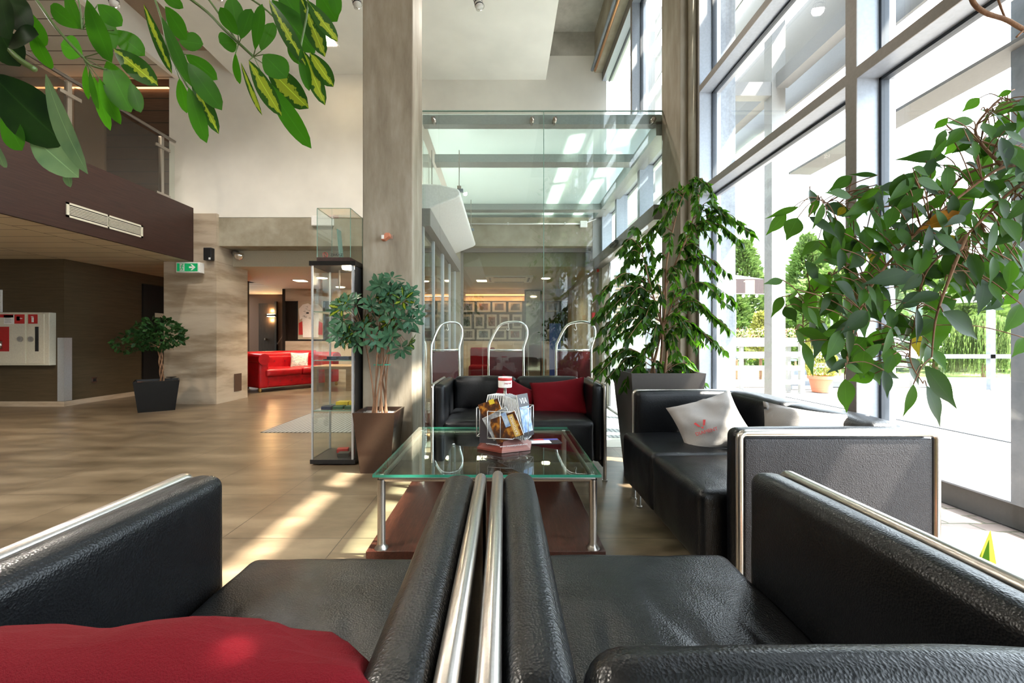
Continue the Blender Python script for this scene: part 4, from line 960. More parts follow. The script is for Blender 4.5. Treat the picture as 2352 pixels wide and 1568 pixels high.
while cnt < 330:
    x, y = rng.uniform(1790, 2400), rng.uniform(200, 880)
    if not inpoly(x, y): continue
    a = rng.uniform(.2, 2.9); ln = rng.uniform(45, 92)
    tx, ty = x+ln*math.cos(a), y+ln*abs(math.sin(a))
    if not inpoly(tx, ty-20): continue
    add_leaf(x, y, tx, ty, ln*rng.uniform(.28, .5), None, True); cnt += 1
# unseen upper crown, added outside the frame to shade the armchairs
for k in range(1300):
    c = Vector((1.15+rng.gauss(0, .20), -.02+rng.gauss(0, .30), 3.05+rng.gauss(0, .42)))
    if c.x > 1.5 or (c.x < 1.24*c.y+.08): continue
    d = (rnd_dir(rng)+Vector((0, 0, -.5))).normalized(); leaf(vs, fs, c, c+d*.12, .06, rnd_dir(rng), 'ficus', ns=5, mis=mis, mi=0)
    if k % 13 == 0: wd.tube([Vector((1.3, .55, 1.9+.3*(k % 4))), (c+Vector((1.3, .3, 2.3)))/2, c], .004, 5)
wd.tube(smooth_pts([crown, (1.33, .70, 1.8), (1.30, .5, 2.4), (1.25, .2, 3.0)], 6), .012, 8)
rel(wd.build('branches', bark, None, True), t)
rel(mesh_obj('foliage', vs, fs, [lf_fic, lf_fic2, lf_fic_y, lf_fic_o], smooth=True, mi=mis), t)
bt = MB().tube(smooth_pts([P(2420, 100, .95), P(2352, 68, .95), P(2310, 45, .95), P(2265, 30, .95), P(2235, 5, .95), P(2225, -40, .95)], 6), .0045, 8)
bt.tube(smooth_pts([P(2310, 45, .95), P(2300, 20, .95), P(2290, -10, .95)], 4), .002, 6).tube(smooth_pts([P(2352, 68, .95), P(2335, 85, .95)], 4), .0022, 6)
bt.tube(smooth_pts([crown+Vector((.0, .0, .1)), Vector((1.36, .9, 1.6)), P(2420, 100, .95)], 5), .006, 8)
rel(bt.build('bare_branch', bark, None, True), t)

# E: umbrella plant overhead at the upper left
rng = random.Random(44)
t = empty('hanging_umbrella_plant', P(-60, -120, .8), 'large umbrella plant with yellow-streaked leaves hanging in at the upper left', 'plant')
LS = [(547,81,530,-9,40,0),(547,81,503,17,32,0),(553,90,577,20,34,0),(543,100,505,95,46,0),(541,122,548,193,24,0),(553,143,593,259,14,1),(586,115,598,6,28,0),(600,117,627,50,36,0),(590,95,582,48,18,0),(572,139,638,260,38,1),(612,152,705,247,56,1),(610,185,705,334,42,0),(605,125,658,178,56,0),
(618,0,693,139,32,1),(625,0,722,120,62,0),(690,-10,744,127,42,1),(705,0,775,95,32,1),(730,-20,772,47,52,0),(690,112,709,208,24,0),(697,117,745,240,34,1),(712,120,764,199,40,1),(665,85,685,147,26,0),(640,-30,700,60,50,0),(760,-40,775,30,30,0),
(380,15,427,91,40,0),(372,40,436,195,27,0),(412,95,466,100,46,0),(427,125,495,180,36,0),(432,145,499,240,44,0),(412,180,428,260,26,0),(433,200,467,322,36,0),(440,175,496,300,32,1),(370,-15,417,15,26,0),(330,10,393,168,24,1),
(180,65,104,8,37,0),(200,0,247,140,52,0),(225,10,278,58,40,0),(240,30,262,110,32,0),(262,70,322,118,44,0),(262,112,355,190,46,1),(190,125,140,100,56,0),(198,150,195,228,20,0),(205,160,216,246,18,0),(215,175,249,298,26,0),(228,180,270,284,30,0),(245,140,298,255,58,0),(300,190,323,258,30,0),(150,-20,175,60,40,0)]
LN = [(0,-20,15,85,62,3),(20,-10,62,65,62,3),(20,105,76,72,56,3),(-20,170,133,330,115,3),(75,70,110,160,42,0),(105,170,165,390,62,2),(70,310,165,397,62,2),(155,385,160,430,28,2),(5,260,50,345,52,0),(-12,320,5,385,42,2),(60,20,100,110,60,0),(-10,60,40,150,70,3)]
vs, fs, mis = [], [], []
for lst, (ya, yb) in ((LS, (.80, .92)), (LN, (.56, .62))):
    for bx, by, tx, ty, w, m in lst:
        Y = rng.uniform(ya, yb); b = P(bx, by, Y); e = P(tx, ty, Y+rng.uniform(-.03, .03))
        leaf(vs, fs, b, e, w/F*Y*1.05, Vector((rng.uniform(-.3, .3), -1, rng.uniform(-.3, .3))), 'obl', curl=rng.uniform(0, .12), fold=rng.uniform(.05, .22), ns=10, mis=mis, mi=m)
wd = MB()
def wire(pp, r): wd.tube(smooth_pts([P(*a) for a in pp], 6), r, 7)
wire([(-60, -120, .8), (10, -60, .84), (75, -10, .86), (130, 65, .86), (191, 132, .86)], .0028)
wire([(-60, -120, .8), (200, -150, .85), (440, 0, .88), (515, 68, .87), (582, 130, .87)], .0028)
wire([(200, -150, .85), (400, -90, .88), (480, 0, .88), (548, 101, .88)], .002); wire([(400, -90, .88), (580, 0, .86), (650, 62, .86)], .0018)
wire([(-60, -120, .8), (-40, -20, .65), (20, 110, .6), (80, 160, .6)], .004); wire([(191, 132, .86), (210, 150, .86), (245, 160, .86)], .002)
wire([(400, -90, .88), (560, -60, .86), (700, -30, .86), (690, 112, .86)], .002)
wire([(200, -150, .85), (330, -40, .85), (370, 40, .85), (389, 121, .85), (432, 200, .85)], .002); wire([(150, -60, .85), (180, 0, .86), (188, 67, .86)], .0015)
for c, n in (((548, 101), LS[0:5]), ((582, 130), LS[6:13]), ((389, 121), LS[24:30]), ((188, 67), LS[34:39]), ((191, 132), LS[39:47])):
    for a in n: wire([(c[0], c[1], .87), (a[0], a[1], .86)], .0009)
rel(wd.build('stems', green_stem, None, True), t)
rel(mesh_obj('foliage', vs, fs, [lf_sch, lf_sch_y, leafmat('pale_green_leaf', (.07, .13, .06), (.12, .19, .08), .25, .3), leafmat('shaded_leaf', (.003, .010, .003), (.008, .025, .004), .1, .3)], smooth=True, mi=mis), t)  # last leaf material puts the shade on the near leaves into the colour
# its stem reaches up to the ceiling so that it hangs from something
rel(MB().tube(smooth_pts([P(-60, -120, .8), (-1.05, .7, 2.4), (-1.1, .6, 3.6), (-1.1, .6, 5.1)], 6), .005, 8).build('hanging_stem', green_stem, None, True), t)

# F: low variegated plant at the right edge
t = empty('variegated_plant', (1.06, .98, 0), 'low plant with yellow-edged leaves between the armchair and the window', 'potted plant')
rel(MB().lathe([(.0, .0), (.075, 0), (.095, .16), (.10, .16), (.10, .175), (.09, .175), (.085, .15), (0, .15)], 1.06, 1.0, 20).build('pot', terracotta), t)
vs, fs, mis = [], [], []
def sl(b, e, w, mi, n=(0, -1, .2)):
    leaf(vs, fs, b, e, w, Vector(n), 'sans', curl=.03, fold=.25, ns=9, mis=mis, mi=mi)
Y = .98
sl((1.05, Y, .24), P(2285, 1222, Y), .070, 1); sl((1.02, Y-.002, .17), P(2272, 1240, Y)+Vector((.0, -.01, -.0)), .052, 0)
sl((.98, Y, .17), P(2083, 1212, Y+.02), .03, 1); sl((1.02, Y+.01, .17), P(2190, 1258, Y), .03, 0); sl((1.08, Y, .17), P(2246, 1292, Y), .035, 0); sl((1.08, Y, .17), P(2400, 1290, Y), .04, 0)
rel(mesh_obj('foliage', vs, fs, [lf_fic, leafmat('yellow_edge_leaf', (.55, .60, .05), (.65, .68, .08), .4, .4)], smooth=True, mi=mis), t)
# ================================================================ WALL FITTINGS
# fire hose cabinet
t = empty('fire_hose_cabinet', (-7.1, 6.3, 1.0), 'cream metal fire hose and extinguisher cabinet on the brown wall', 'fire cabinet')
def q(o): return rel(o, t)
Yw = 6.34
q(MB().box(-8.2, -6.52-.135, Yw-.10, Yw, .615, 1.39).build('body', cream_metal, None, bevel=.006))
q(box('hose_door', cream_metal, -8.16, -6.985, Yw-.112, Yw-.10, .64, 1.365, bevel=.003)); q(box('extinguisher_door', cream_metal, -6.955, -6.72, Yw-.112, Yw-.10, .64, 1.365, bevel=.003))
q(box('window_opening', redb, -7.465, -7.225, Yw-.116, Yw-.111, .82, 1.18)); q(box('slot_window', black_plastic, -6.845, -6.795, Yw-.116, Yw-.111, .82, 1.18))
q(MB().tube([(-7.34, Yw-.12, .86), (-7.34, Yw-.12, .97)], .02, 12).build('hose_nozzle', steel, None, True))
for x, nm in ((-7.06, 'lock'), (-6.905, 'lock')): q(MB().disc((x, Yw-.112, 1.0), .04, (0, -1, 0), 20, th=.012).disc((x, Yw-.125, 1.0), .022, (0, -1, 0), 16, th=.006).build(nm, steel))
def sign(x0, x1, z0, z1, m, nm='hose_sign'): return q(box(nm, m, x0, x1, Yw-.1155, Yw-.1125, z0, z1))
sign(-7.145, -7.0, 1.225, 1.36, red_paint); sign(-7.115, -7.065, 1.27, 1.33, paper, 'hose_pictogram'); q(box('hose_pictogram', paper, -7.065, -7.03, Yw-.118, Yw-.1125, 1.293, 1.307))
sign(-6.945, -6.81, 1.225, 1.36, red_paint, 'extinguisher_sign'); q(box('extinguisher_pictogram', paper, -6.893, -6.862, Yw-.118, Yw-.1125, 1.245, 1.315)); q(box('extinguisher_pictogram', paper, -6.90, -6.868, Yw-.118, Yw-.1125, 1.32, 1.332))
sign(-7.30, -7.155, 1.22, 1.35, paper, 'instruction_label'); sign(-7.385, -7.16, 1.315, 1.36, red_paint, 'red_label')
for k in range(5): q(box('label_line', darkprint, -7.285, -7.19-.01*(k % 2), Yw-.1175, Yw-.1155, 1.24+.018*k, 1.243+.018*k))
t = empty('wall_notice', (-7.6, 6.3, 1.5), 'framed white notice at the left edge above the fire cabinet', 'notice')
rel(box('sheet', paper, -7.9, -7.45, 6.325, 6.338, 1.40, 1.73), t)
o = MB()
for k in range(8): o.box(-7.7, -7.47-.02*(k % 3), 6.322, 6.325, 1.44+.033*k, 1.446+.033*k)
rel(o.build('text_lines', darkprint), t)
o = MB().box(-6.62, -6.535, 6.322, 6.338, .08, 1.02).box(-6.538, -6.522, 6.322, 6.44, .08, 1.02).build('corner_guard', alu); tag(o, 'metal corner guard on the edge of the olive-brown wall', 'corner guard')
t = empty('wall_socket', (-6.53, 6.83, .36), 'dark wall socket low on the olive side wall', 'socket'); rel(box('frame', steel, -6.54, -6.528, 6.76, 6.84, .31, .39), t); rel(box('insert', black_plastic, -6.528, -6.524, 6.775, 6.825, .325, .375), t)
# exit sign
t = empty('exit_sign', (-4.85, 6.42, 2.1), 'green emergency exit sign with running figure and arrow', 'sign')
a = P(405, 626, 6.45); b = P(459, 602, 6.45)
rel(box('housing', white_plastic, a.x, b.x, 6.44, 6.55, a.z, b.z, bevel=.006), t); rel(box('face', green_sign, a.x+.02, b.x-.025, 6.434, 6.441, a.z+.02, b.z-.02), t)
xm = (a.x+b.x)/2; zc = (a.z+b.z)/2
rel(box('figure_panel', white_sign, a.x+.065, a.x+.135, 6.431, 6.435, a.z+.022, b.z-.022), t)
x = a.x+.10
m = MB().disc((x+.012, 6.431, zc+.042), .009, (0, -1, 0), 12, th=.002)
for p1, p2, r in (((x+.006, zc+.03), (x-.004, zc-.004), .007), ((x-.004, zc-.004), (x+.014, zc-.022), .005), ((x+.014, zc-.022), (x+.008, zc-.045), .0045), ((x-.004, zc-.004), (x-.014, zc-.026), .005), ((x-.014, zc-.026), (x-.030, zc-.03), .0045), ((x+.004, zc+.024), (x+.022, zc+.008), .004), ((x+.004, zc+.026), (x-.018, zc+.014), .004)):
    m.tube([(p1[0], 6.430, p1[1]), (p2[0], 6.430, p2[1])], r, 6)
rel(m.build('running_figure', green_sign), t)
ax = b.x-.10
m = MB().box(ax-.05, ax+.01, 6.431, 6.435, zc-.012, zc+.012).prism([(ax-.005, zc+.045), (ax+.045, zc), (ax-.005, zc-.045), (ax-.028, zc-.045), (ax+.012, zc), (ax-.028, zc+.045)], 'y', 6.431, 6.435)
rel(m.build('arrow', white_sign), t)
a = P(473, 599, 6.53); b = P(491, 570, 6.53)
t = empty('wall_speaker', ((a.x+b.x)/2, 6.5, a.z), 'small black box with a white corner label on the marble pier', 'sensor'); rel(MB().box(a.x, b.x, 6.47, 6.553, a.z, b.z).build('housing', black_plastic, None, bevel=.008), t); rel(box('label', paper, b.x-.035, b.x-.008, 6.465, 6.470, a.z+.01, a.z+.04), t)
# dome camera
t = empty('dome_camera', (-4.30, 6.90, 2.33), 'silver dome camera beside the concrete beam at the marble pier', 'camera')
rel(MB().tube([(-4.42, 6.98, 2.40), (-4.30, 6.85, 2.38)], .045, 14).build('mount', steel, None, True), t)
o = MB().lathe([(.0, -.07), (.045, -.055), (.07, -.02), (.075, .0), (.07, .03), (0, .045)], 0, 0, 20).build('dome', chrome, None, True); o.data.transform(Matrix.Translation((-4.235, 6.82, 2.335))); rel(o, t)
a = P(538, 904, 7.15)
tag(box('vent_cover', plain('brown_cover', (.08, .045, .03), .5), -4.419, -4.412, 6.98, 7.17, .14, .43), 'small brown cover plate low on the side of the marble pier', 'cover')
# ventilation grille on the mezzanine fascia
t = empty('ventilation_grille', (-4.77, 4.5, 2.6), 'long white ventilation grille on the dark mezzanine fascia', 'vent')
ya, yb = 4.77*F/(VX-151), 4.77*F/(VX-327); za = H+(780-497)/F*ya; zb = H+(780-463)/F*ya
rel(MB().box(-4.77, -4.760, ya, yb, za, za+.022).box(-4.77, -4.760, ya, yb, zb-.022, zb).box(-4.77, -4.760, ya, ya+.03, za, zb).box(-4.77, -4.760, yb-.03, yb, za, zb).box(-4.77, -4.760, (ya+yb)/2-.01, (ya+yb)/2+.01, za, zb).build('frame', cream_metal), t)
rel(box('backing', black_plastic, -4.769, -4.767, ya+.02, yb-.02, za+.02, zb-.02), t)
nz = 6
for k in range(nz): z = za+.03+(zb-za-.06)*(k+.5)/nz; rel(box('slat', cream_metal, -4.767, -4.760, ya+.03, yb-.03, z-.0045, z+.0045), t)
# fixture on the pillar
t = empty('pillar_fixture', (-.93, 3.45, 1.83), 'small orange and white device on a steel plate on the pillar', 'device')
rel(box('plate', steel, -.945, -.91, 3.492, 3.50, 1.815, 1.85), t); rel(MB().prism([(-.99, 1.795), (-.965, 1.795), (-.925, 1.825), (-.925, 1.85), (-.955, 1.85), (-.985, 1.815)], 'y', 3.43, 3.49).build('clip', terracotta), t); rel(box('cap', white_plastic, -.985, -.965, 3.42, 3.43, 1.80, 1.83), t)
tag(box('white_sign', white_plastic, -2.97, -2.63, 6.56, 6.61, 2.745, 2.90, bevel=.01), 'blank white box at the top of the concrete beam behind the glass case', 'box')
# conduit in the vestibule
t = empty('conduit', (.3, 6.6, 2.75), 'white conduit with a junction box on the vestibule beam', 'conduit')
rel(MB().tube([(-.55, 6.595, 2.78), (1.20, 6.595, 2.78)], .012, 8).tube([(1.25, 6.595, 2.79), (1.42, 6.58, 2.85)], .007, 8).build('tube', white_plastic, None, True), t)
rel(MB().box(1.17, 1.28, 6.56, 6.61, 2.72, 2.82).build('junction_box', white_plastic, None, bevel=.008), t)
for x in (.05, .93): rel(box('clip', white_plastic, x, x+.02, 6.58, 6.61, 2.765, 2.80), t)
tag(MB().tube([(1.44, 6.55, 2.03), (1.44, 6.55, 2.07)], .02, 12).build('alarm_light', red_paint), 'small red alarm light in the far corner of the vestibule', 'alarm')
tag(box('call_point', red_paint, 1.32, 1.37, 6.40, 6.45, 1.28, 1.40, bevel=.005), 'red fire call point at the right end of the bar window', 'call point')
# spotlights under the ceiling; the last four are added to brighten the lobby
def PX(x, y): return (VX+F*x/max(y, .1))
for i, (px, py, Y, lab) in enumerate(((262, 5, 4.6, 'striped white cylinder spotlight at the upper left between the leaves'), (820, 8, 4.8, 'cylinder spotlight at the top left of the concrete pillar'), (1100, 12, 4.9, 'cylinder spotlight at the top right of the concrete pillar'), (505, -10, 5.0, 'cylinder spotlight behind the leaf cluster at the top'), (-2.6, 0, 1.3, 'added fill spotlight above and left of the armchairs'), (-3.2, 0, -.8, 'added fill spotlight behind the camera to the left'), (-1.0, 0, -3.0, 'added fill spotlight near the back wall'), (-3.4, 0, 2.2, 'added fill spotlight left of the camera'))):
    p = P(px, py, Y) if Y > 0 else Vector((px, Y, 4.75)); t = empty('cylinder_spotlight', (p.x, Y, 5.1), lab, 'spotlight', 'spotlights under the white ceiling')
    m = MB().tube([(p.x-.04, Y, p.z+.16), (p.x+.01, Y, p.z-.04)], .045, 18)
    for k in range(5): f = .1+.17*k; m.tube([(p.x-.04+.05*f, Y, p.z+.16-.2*f), (p.x-.04+.05*(f+.05), Y, p.z+.16-.2*(f+.05))], .049, 18, mi=1)
    rel(m.build('cylinder', [white_plastic, gasket], None, True), t)
    l = bpy.data.lights.new('spotlight_beam', 'SPOT'); l.energy = 30 if lab != 'cylinder spotlight behind the leaf cluster at the top' else 12; l.color = (1, .93, .82); l.spot_size = 2.7; l.spot_blend = .8; l.shadow_soft_size = .05
    lo = bpy.data.objects.new('spotlight_beam', l); C.objects.link(lo); lo.location = (p.x+.015, Y, p.z-.06)
    rel(MB().tube([(p.x-.04, Y, p.z+.1), (p.x-.04, Y, 5.1)], .006, 6).build('stem', white_plastic), t)
    rel(MB().tube(smooth_pts([(p.x, Y, p.z+.08), (p.x+.06, Y, p.z), (p.x+.03, Y, p.z-.06), (p.x-.02, Y, p.z-.04)], 5), .003, 6).build('cable_loop', steel), t)
p = P(752, 96, 6.0); 
t = empty('ceiling_downlight', (-2.1, 5.1, 5.09), 'square recessed warm downlight in the white ceiling', 'downlight')
dy = 4.11*F/(780-92); dx = (752-VX)/F*dy
rel(box('frame', white_plastic, dx-.12, dx+.12, dy-.12, dy+.12, 5.085, 5.10), t); rel(box('lamp', lamp_warm, dx-.09, dx+.09, dy-.09, dy+.09, 5.080, 5.086), t)
# ================================================================ LOUNGE
# chesterfield
t = empty('chesterfield_sofa', (-4.42, 8.87, 0), 'red buttoned leather chesterfield sofa in the lounge', 'sofa', rz=math.radians(55))
def pt(o): o.parent = t; return o
Wd, Dp = 1.5, .85
pt(cush_obj('base', red_leather, None, -Wd/2+.02, Wd/2-.02, -.40, .40, .08, .30, r=.03, n=10))
for s in (-1, 1):
    pt(cush_obj('arm', red_leather, None, s*Wd/2-.09, s*Wd/2+.09, -.41, .42, .08, .60, r=.03, n=10))
    m = MB().tube([(s*(Wd/2+.01), -.44, .62), (s*(Wd/2+.01), .42, .62)], .105, 22); pt(autosmooth(m.build('arm_roll', red_leather, None, True)))
m = MB().tube([(-Wd/2, .38, .66), (Wd/2, .38, .66)], .095, 20); pt(autosmooth(m.build('back_roll', red_leather, None, True)))
pt(cush_obj('back', red_leather, None, -Wd/2, Wd/2, .26, .44, .10, .66, r=.04, n=14))
for k in range(2): pt(cush_obj('seat_cushion', red_leather, None, -.72+.72*k, -.01+.72*k, -.44, .28, .29, .43, r=.04, puff=(0, .01, .02), n=10))
m = MB()
for k in range(7): m.lathe([(.014, 0), (.010, .008), (0, .010)], 0, 0, 8); 
bt = MB()
for k in range(7):
    x = -.66+.22*k; bt.tube([(x, -.403, .19), (x, -.412, .19)], .013, 8); bt.tube([(x, .255, .55), (x, .245, .55)], .013, 8)
pt(bt.build('buttons', plain('dark_red_button', (.2, .004, .006), .3)))
for x in (-.80, .80):
    for y in (-.36, .36): pt(MB().lathe([(.022, 0), (.035, .03), (.028, .06), (.035, .085)], x, y, 12).build('foot', brass, None, True))
pillow('floral_cushion', floral, (-4.33, 9.02, .55), (math.radians(70), 0, math.radians(20)), .36, .36, .12, 'floral patterned cushion on the red chesterfield', seed=3)
t = empty('wooden_table', (-3.35, 8.5, 0), 'square oak side table seen through the display cabinet', 'table')
rel(box('table_top', oak, -3.72, -2.95, 8.2, 8.9, .42, .48, bevel=.004), t)
for x in (-3.70, -3.05):
    for y in (8.22, 8.80): rel(box('leg', oak, x, x+.09, y, y+.08, 0, .42), t)
# framed shirt
t = empty('framed_shirt', (-4.5, 10.03, 1.4), 'framed white sports shirt with dark red sides on the lounge wall', 'framed shirt')
a = P(683, 779, 10.0); b = P(742, 690, 10.0)
rel(box('backing', cream, a.x, b.x, 10.03, 10.06, a.z, b.z), t); rel(MB().box(a.x-.02, b.x+.02, 10.01, 10.06, a.z-.02, a.z).box(a.x-.02, b.x+.02, 10.01, 10.06, b.z, b.z+.02).box(a.x-.02, a.x, 10.01, 10.06, a.z, b.z).box(b.x, b.x+.02, 10.01, 10.06, a.z, b.z).build('frame', black_plastic), t)
cx = (a.x+b.x)/2; w = (b.x-a.x)
body = [(-.30, .05), (.30, .05), (.33, .55), (.42, .50), (.47, .78), (.30, .90), (.1, .93), (0, .89), (-.1, .93), (-.30, .90), (-.47, .78), (-.42, .50), (-.33, .55)]
hh = b.z-a.z
rel(MB().prism([(cx+p[0]*w, a.z+p[1]*hh) for p in body], 'y', 10.018, 10.03).build('shirt', white_plastic), t)
rel(MB().prism([(cx+p[0]*w, a.z+p[1]*hh) for p in ((-.46, .12), (-.30, .12), (-.32, .47), (-.46, .42))], 'y', 10.016, 10.03).prism([(cx+p[0]*w, a.z+p[1]*hh) for p in ((.30, .12), (.46, .12), (.46, .42), (.32, .47))], 'y', 10.016, 10.03).build('side_stripes', redprint), t)
m = MB(); rng = random.Random(8)
for k in range(9):
    x0, z0 = cx+rng.uniform(-.32, .32)*w, a.z+rng.uniform(.5, .85)*hh; m.tube([(x0, 10.015, z0), (x0+rng.uniform(.03, .07), 10.015, z0+rng.uniform(-.02, .03)), (x0+.04, 10.015, z0-.02)], .003, 5)
m.box(cx-.10, cx-.04, 10.014, 10.018, a.z+.66*hh, a.z+.70*hh)
rel(m.build('signatures', darkprint), t)
# sconce
t = empty('wall_sconce', (-6.0, 11.25, 1.6), 'glowing up and down wall sconce in the dark corridor', 'wall lamp')
p = P(626, 724, 11.3)
rel(box('shade', black_plastic, p.x-.11, p.x+.11, 11.18, 11.3, p.z-.03, p.z+.02), t); rel(MB().box(p.x-.09, p.x+.09, 11.2, 11.28, p.z+.021, p.z+.026).box(p.x-.09, p.x+.09, 11.2, 11.28, p.z-.036, p.z-.031).build('bulb', lamp_warm), t)
for dz, nm in ((.12, 'sconce_up_light'), (-.13, 'sconce_down_light')):
    l = bpy.data.lights.new(nm, 'POINT'); l.energy = 3.0; l.color = (1, .55, .22); l.shadow_soft_size = .02
    o = bpy.data.objects.new(nm, l); C.objects.link(o); o.location = (p.x, 11.22, p.z+dz)
def downlight(x, y, z, label, r=.07, square=False, en=30, col=(1, .82, .6), group=None, spot=True):
    t = empty('ceiling_downlight', (x, y, z), label, 'downlight', group)
    if square: rel(box('frame', alu, x-r*1.3, x+r*1.3, y-r*1.3, y+r*1.3, z-.006, z), t); rel(box('lamp', lamp_warm, x-r, x+r, y-r, y+r, z-.010, z-.006), t)
    else: rel(MB().disc((x, y, z), r*1.25, (0, 0, -1), 20, th=.012).build('ring', white_plastic), t); rel(MB().disc((x, y, z-.012), r, (0, 0, -1), 20, th=.004).build('lamp', lamp_warm), t)
    l = bpy.data.lights.new('downlight_glow', 'SPOT'); l.energy = en; l.color = col; l.spot_size = 2.4; l.spot_blend = .6; l.shadow_soft_size = .06
    o = bpy.data.objects.new('downlight_glow', l); C.objects.link(o); o.location = (x, y, z-.03)
    return t
def ceilpt(px, py, z):
    Y = (z-H)*F/(780-py); return ((px-VX)/F*Y, Y, z)
downlight(*ceilpt(690, 644, 2.18), 'square recessed downlight over the red sofa', .10, True, 24)
downlight(*ceilpt(740, 637, 2.18), 'round ceiling lamp seen through the left of the display cabinet', .09, False, 24)
downlight(*ceilpt(782, 658, 2.18), 'far round ceiling lamp seen through the display cabinet', .09, False, 16)
downlight(*ceilpt(1107, 644, 2.18), 'square downlight in the bar ceiling seen through the vestibule', .10, True, 24)
downlight(.8, 8.2, 2.18, 'bar downlight at the right of the ceiling cassette', .08, False, 14)
downlight(-1.6, 8.6, 2.18, 'bar downlight behind the concrete pillar', .08, False, 14)
for x, y, lab in ((-5.9, 4.2, 'added fill downlight nearest the camera under the mezzanine'), (-5.9, 1.5, 'added fill downlight beside the armchairs under the mezzanine'), (-8.2, 3.0, 'added fill downlight deep under the mezzanine')):  # unseen lamps added to brighten the area under the mezzanine
    downlight(x, y, 2.19, lab, .08, False, 30, (1, .85, .65))
downlight(-6.3, 4.5, 5.05, 'added fill downlight in the mezzanine ceiling', .08, False, 25, (1, .85, .65))  # unseen lamp added to lighten the mezzanine
# ceiling cassette
t = empty('ceiling_cassette', (.1, 8.3, 2.18), 'square white air conditioning cassette in the bar ceiling', 'air conditioner')
rel(box('panel', white_plastic, -.35, .55, 7.9, 8.7, 2.155, 2.18, bevel=.006), t); rel(MB().box(-.2, .4, 7.96, 8.0, 2.15, 2.156).box(-.2, .4, 8.6, 8.64, 2.15, 2.156).box(-.29, -.25, 8.05, 8.55, 2.15, 2.156).box(.45, .49, 8.05, 8.55, 2.15, 2.156).build('slots', black_plastic), t)
# framed photographs
rng = random.Random(9)
pics = []; mount_m = plain('photo_mount', (.36, .35, .33), .7)
for r, (y0, y1, xs) in enumerate(((693, 716, [(1061, 1090), (1096, 1126), (1131, 1162), (1168, 1199)]), (722, 754, [(1060, 1083), (1089, 1112), (1118, 1141), (1147, 1170), (1177, 1199)]), (756, 779, [(1061, 1090), (1095, 1126), (1131, 1163), (1168, 1198)]))):
    for k, (xa, xb) in enumerate(xs): pics.append((r, k, len(xs), xa, xb, y0, y1))
pics += [(0, 9, 9, 1255, 1285, 693, 716), (2, 9, 9, 1256, 1288, 756, 779)]
photo_ms = [mottled('photo_print_%d' % i, [(.3, tuple(c*.08 for c in col)), (.5, tuple(c*.3 for c in col)), (.65, tuple(min(1, c*1.2) for c in col))], 9, .4, 0) for i, col in enumerate(((.12, .10, .12), (.22, .14, .10), (.10, .16, .20), (.28, .12, .08), (.2, .19, .17)))]
for r, k, n, xa, xb, y0, y1 in pics:
    a = P(xa, y1, 10.03); b = P(xb, y0, 10.03)
    rown = ('top', 'middle', 'bottom')[r]; pos = 'beyond the mirror in the %s row' % rown if k == 9 else '%s from the left in the %s row' % (('first', 'second', 'third', 'fourth', 'fifth')[k], rown)
    t = empty('framed_photograph', ((a.x+b.x)/2, 10.05, a.z), 'framed photograph %s on the bar wall' % pos, 'picture', 'framed photographs on the bar wall')
    rel(box('frame', black_plastic, a.x-.015, b.x+.015, 10.035, 10.06, a.z-.015, b.z+.015), t); rel(box('mount', mount_m, a.x, b.x, 10.03, 10.036, a.z, b.z), t)
    mx, mz = (b.x-a.x)*.17, (b.z-a.z)*.17; rel(box('print', photo_ms[(k*3+r*2) % 5], a.x+mx, b.x-mx, 10.027, 10.031, a.z+mz, b.z-mz), t)
t = empty('mirror_panel', (.6, 9.9, 0), 'tall framed mirror beside the photographs in the bar', 'mirror')
a = P(1205, 900, 9.9); b = P(1244, 665, 9.9)
rel(MB().box(a.x, a.x+.03, 9.9, 9.95, 0, b.z).box(b.x-.03, b.x, 9.9, 9.95, 0, b.z).box(a.x, b.x, 9.9, 9.95, b.z-.03, b.z).build('frame', dark_pot), t); rel(box('glass', plain('mirror_silver', (.5, .48, .45), .06, 1), a.x+.03, b.x-.03, 9.92, 9.94, .02, b.z-.03), t)
tag(box('blue_panel', plain('blue_banner', (.02, .05, .30), .5), 1.0, 1.25, 9.4, 9.45, 0.02, 1.35), 'tall blue display panel in the bar', 'display panel')
t = empty('bar_cove_light', (0, 9.7, 2.1), 'warm orange light strip under the bar ceiling', 'light strip')
rel(box('strip', lamp_strip, -.9, .55, 9.93, 9.99, 2.02, 2.05), t)
l = bpy.data.lights.new('cove_glow', 'AREA'); l.shape = 'RECTANGLE'; l.size = 1.4; l.size_y = .1; l.energy = 2; l.color = (1, .45, .2)
o = bpy.data.objects.new('cove_glow', l); C.objects.link(o); o.location = (-.2, 9.9, 2.0)
t = empty('bar_armchair', (-.5, 9.3, 0), 'red low armchair in the bar behind the carts', 'armchair')
rel(cush_obj('seat', red_fab, None, -.75, -.2, 8.9, 9.4, .15, .45, r=.05), t); rel(cush_obj('backrest', red_fab, None, -.75, -.2, 9.4, 9.52, .15, .82, r=.05), t)
for x in (-.7, -.25):
    for y in (8.95, 9.45): rel(MB().tube([(x, y, 0), (x, y, .16)], .015, 8).build('leg', black_plastic), t)
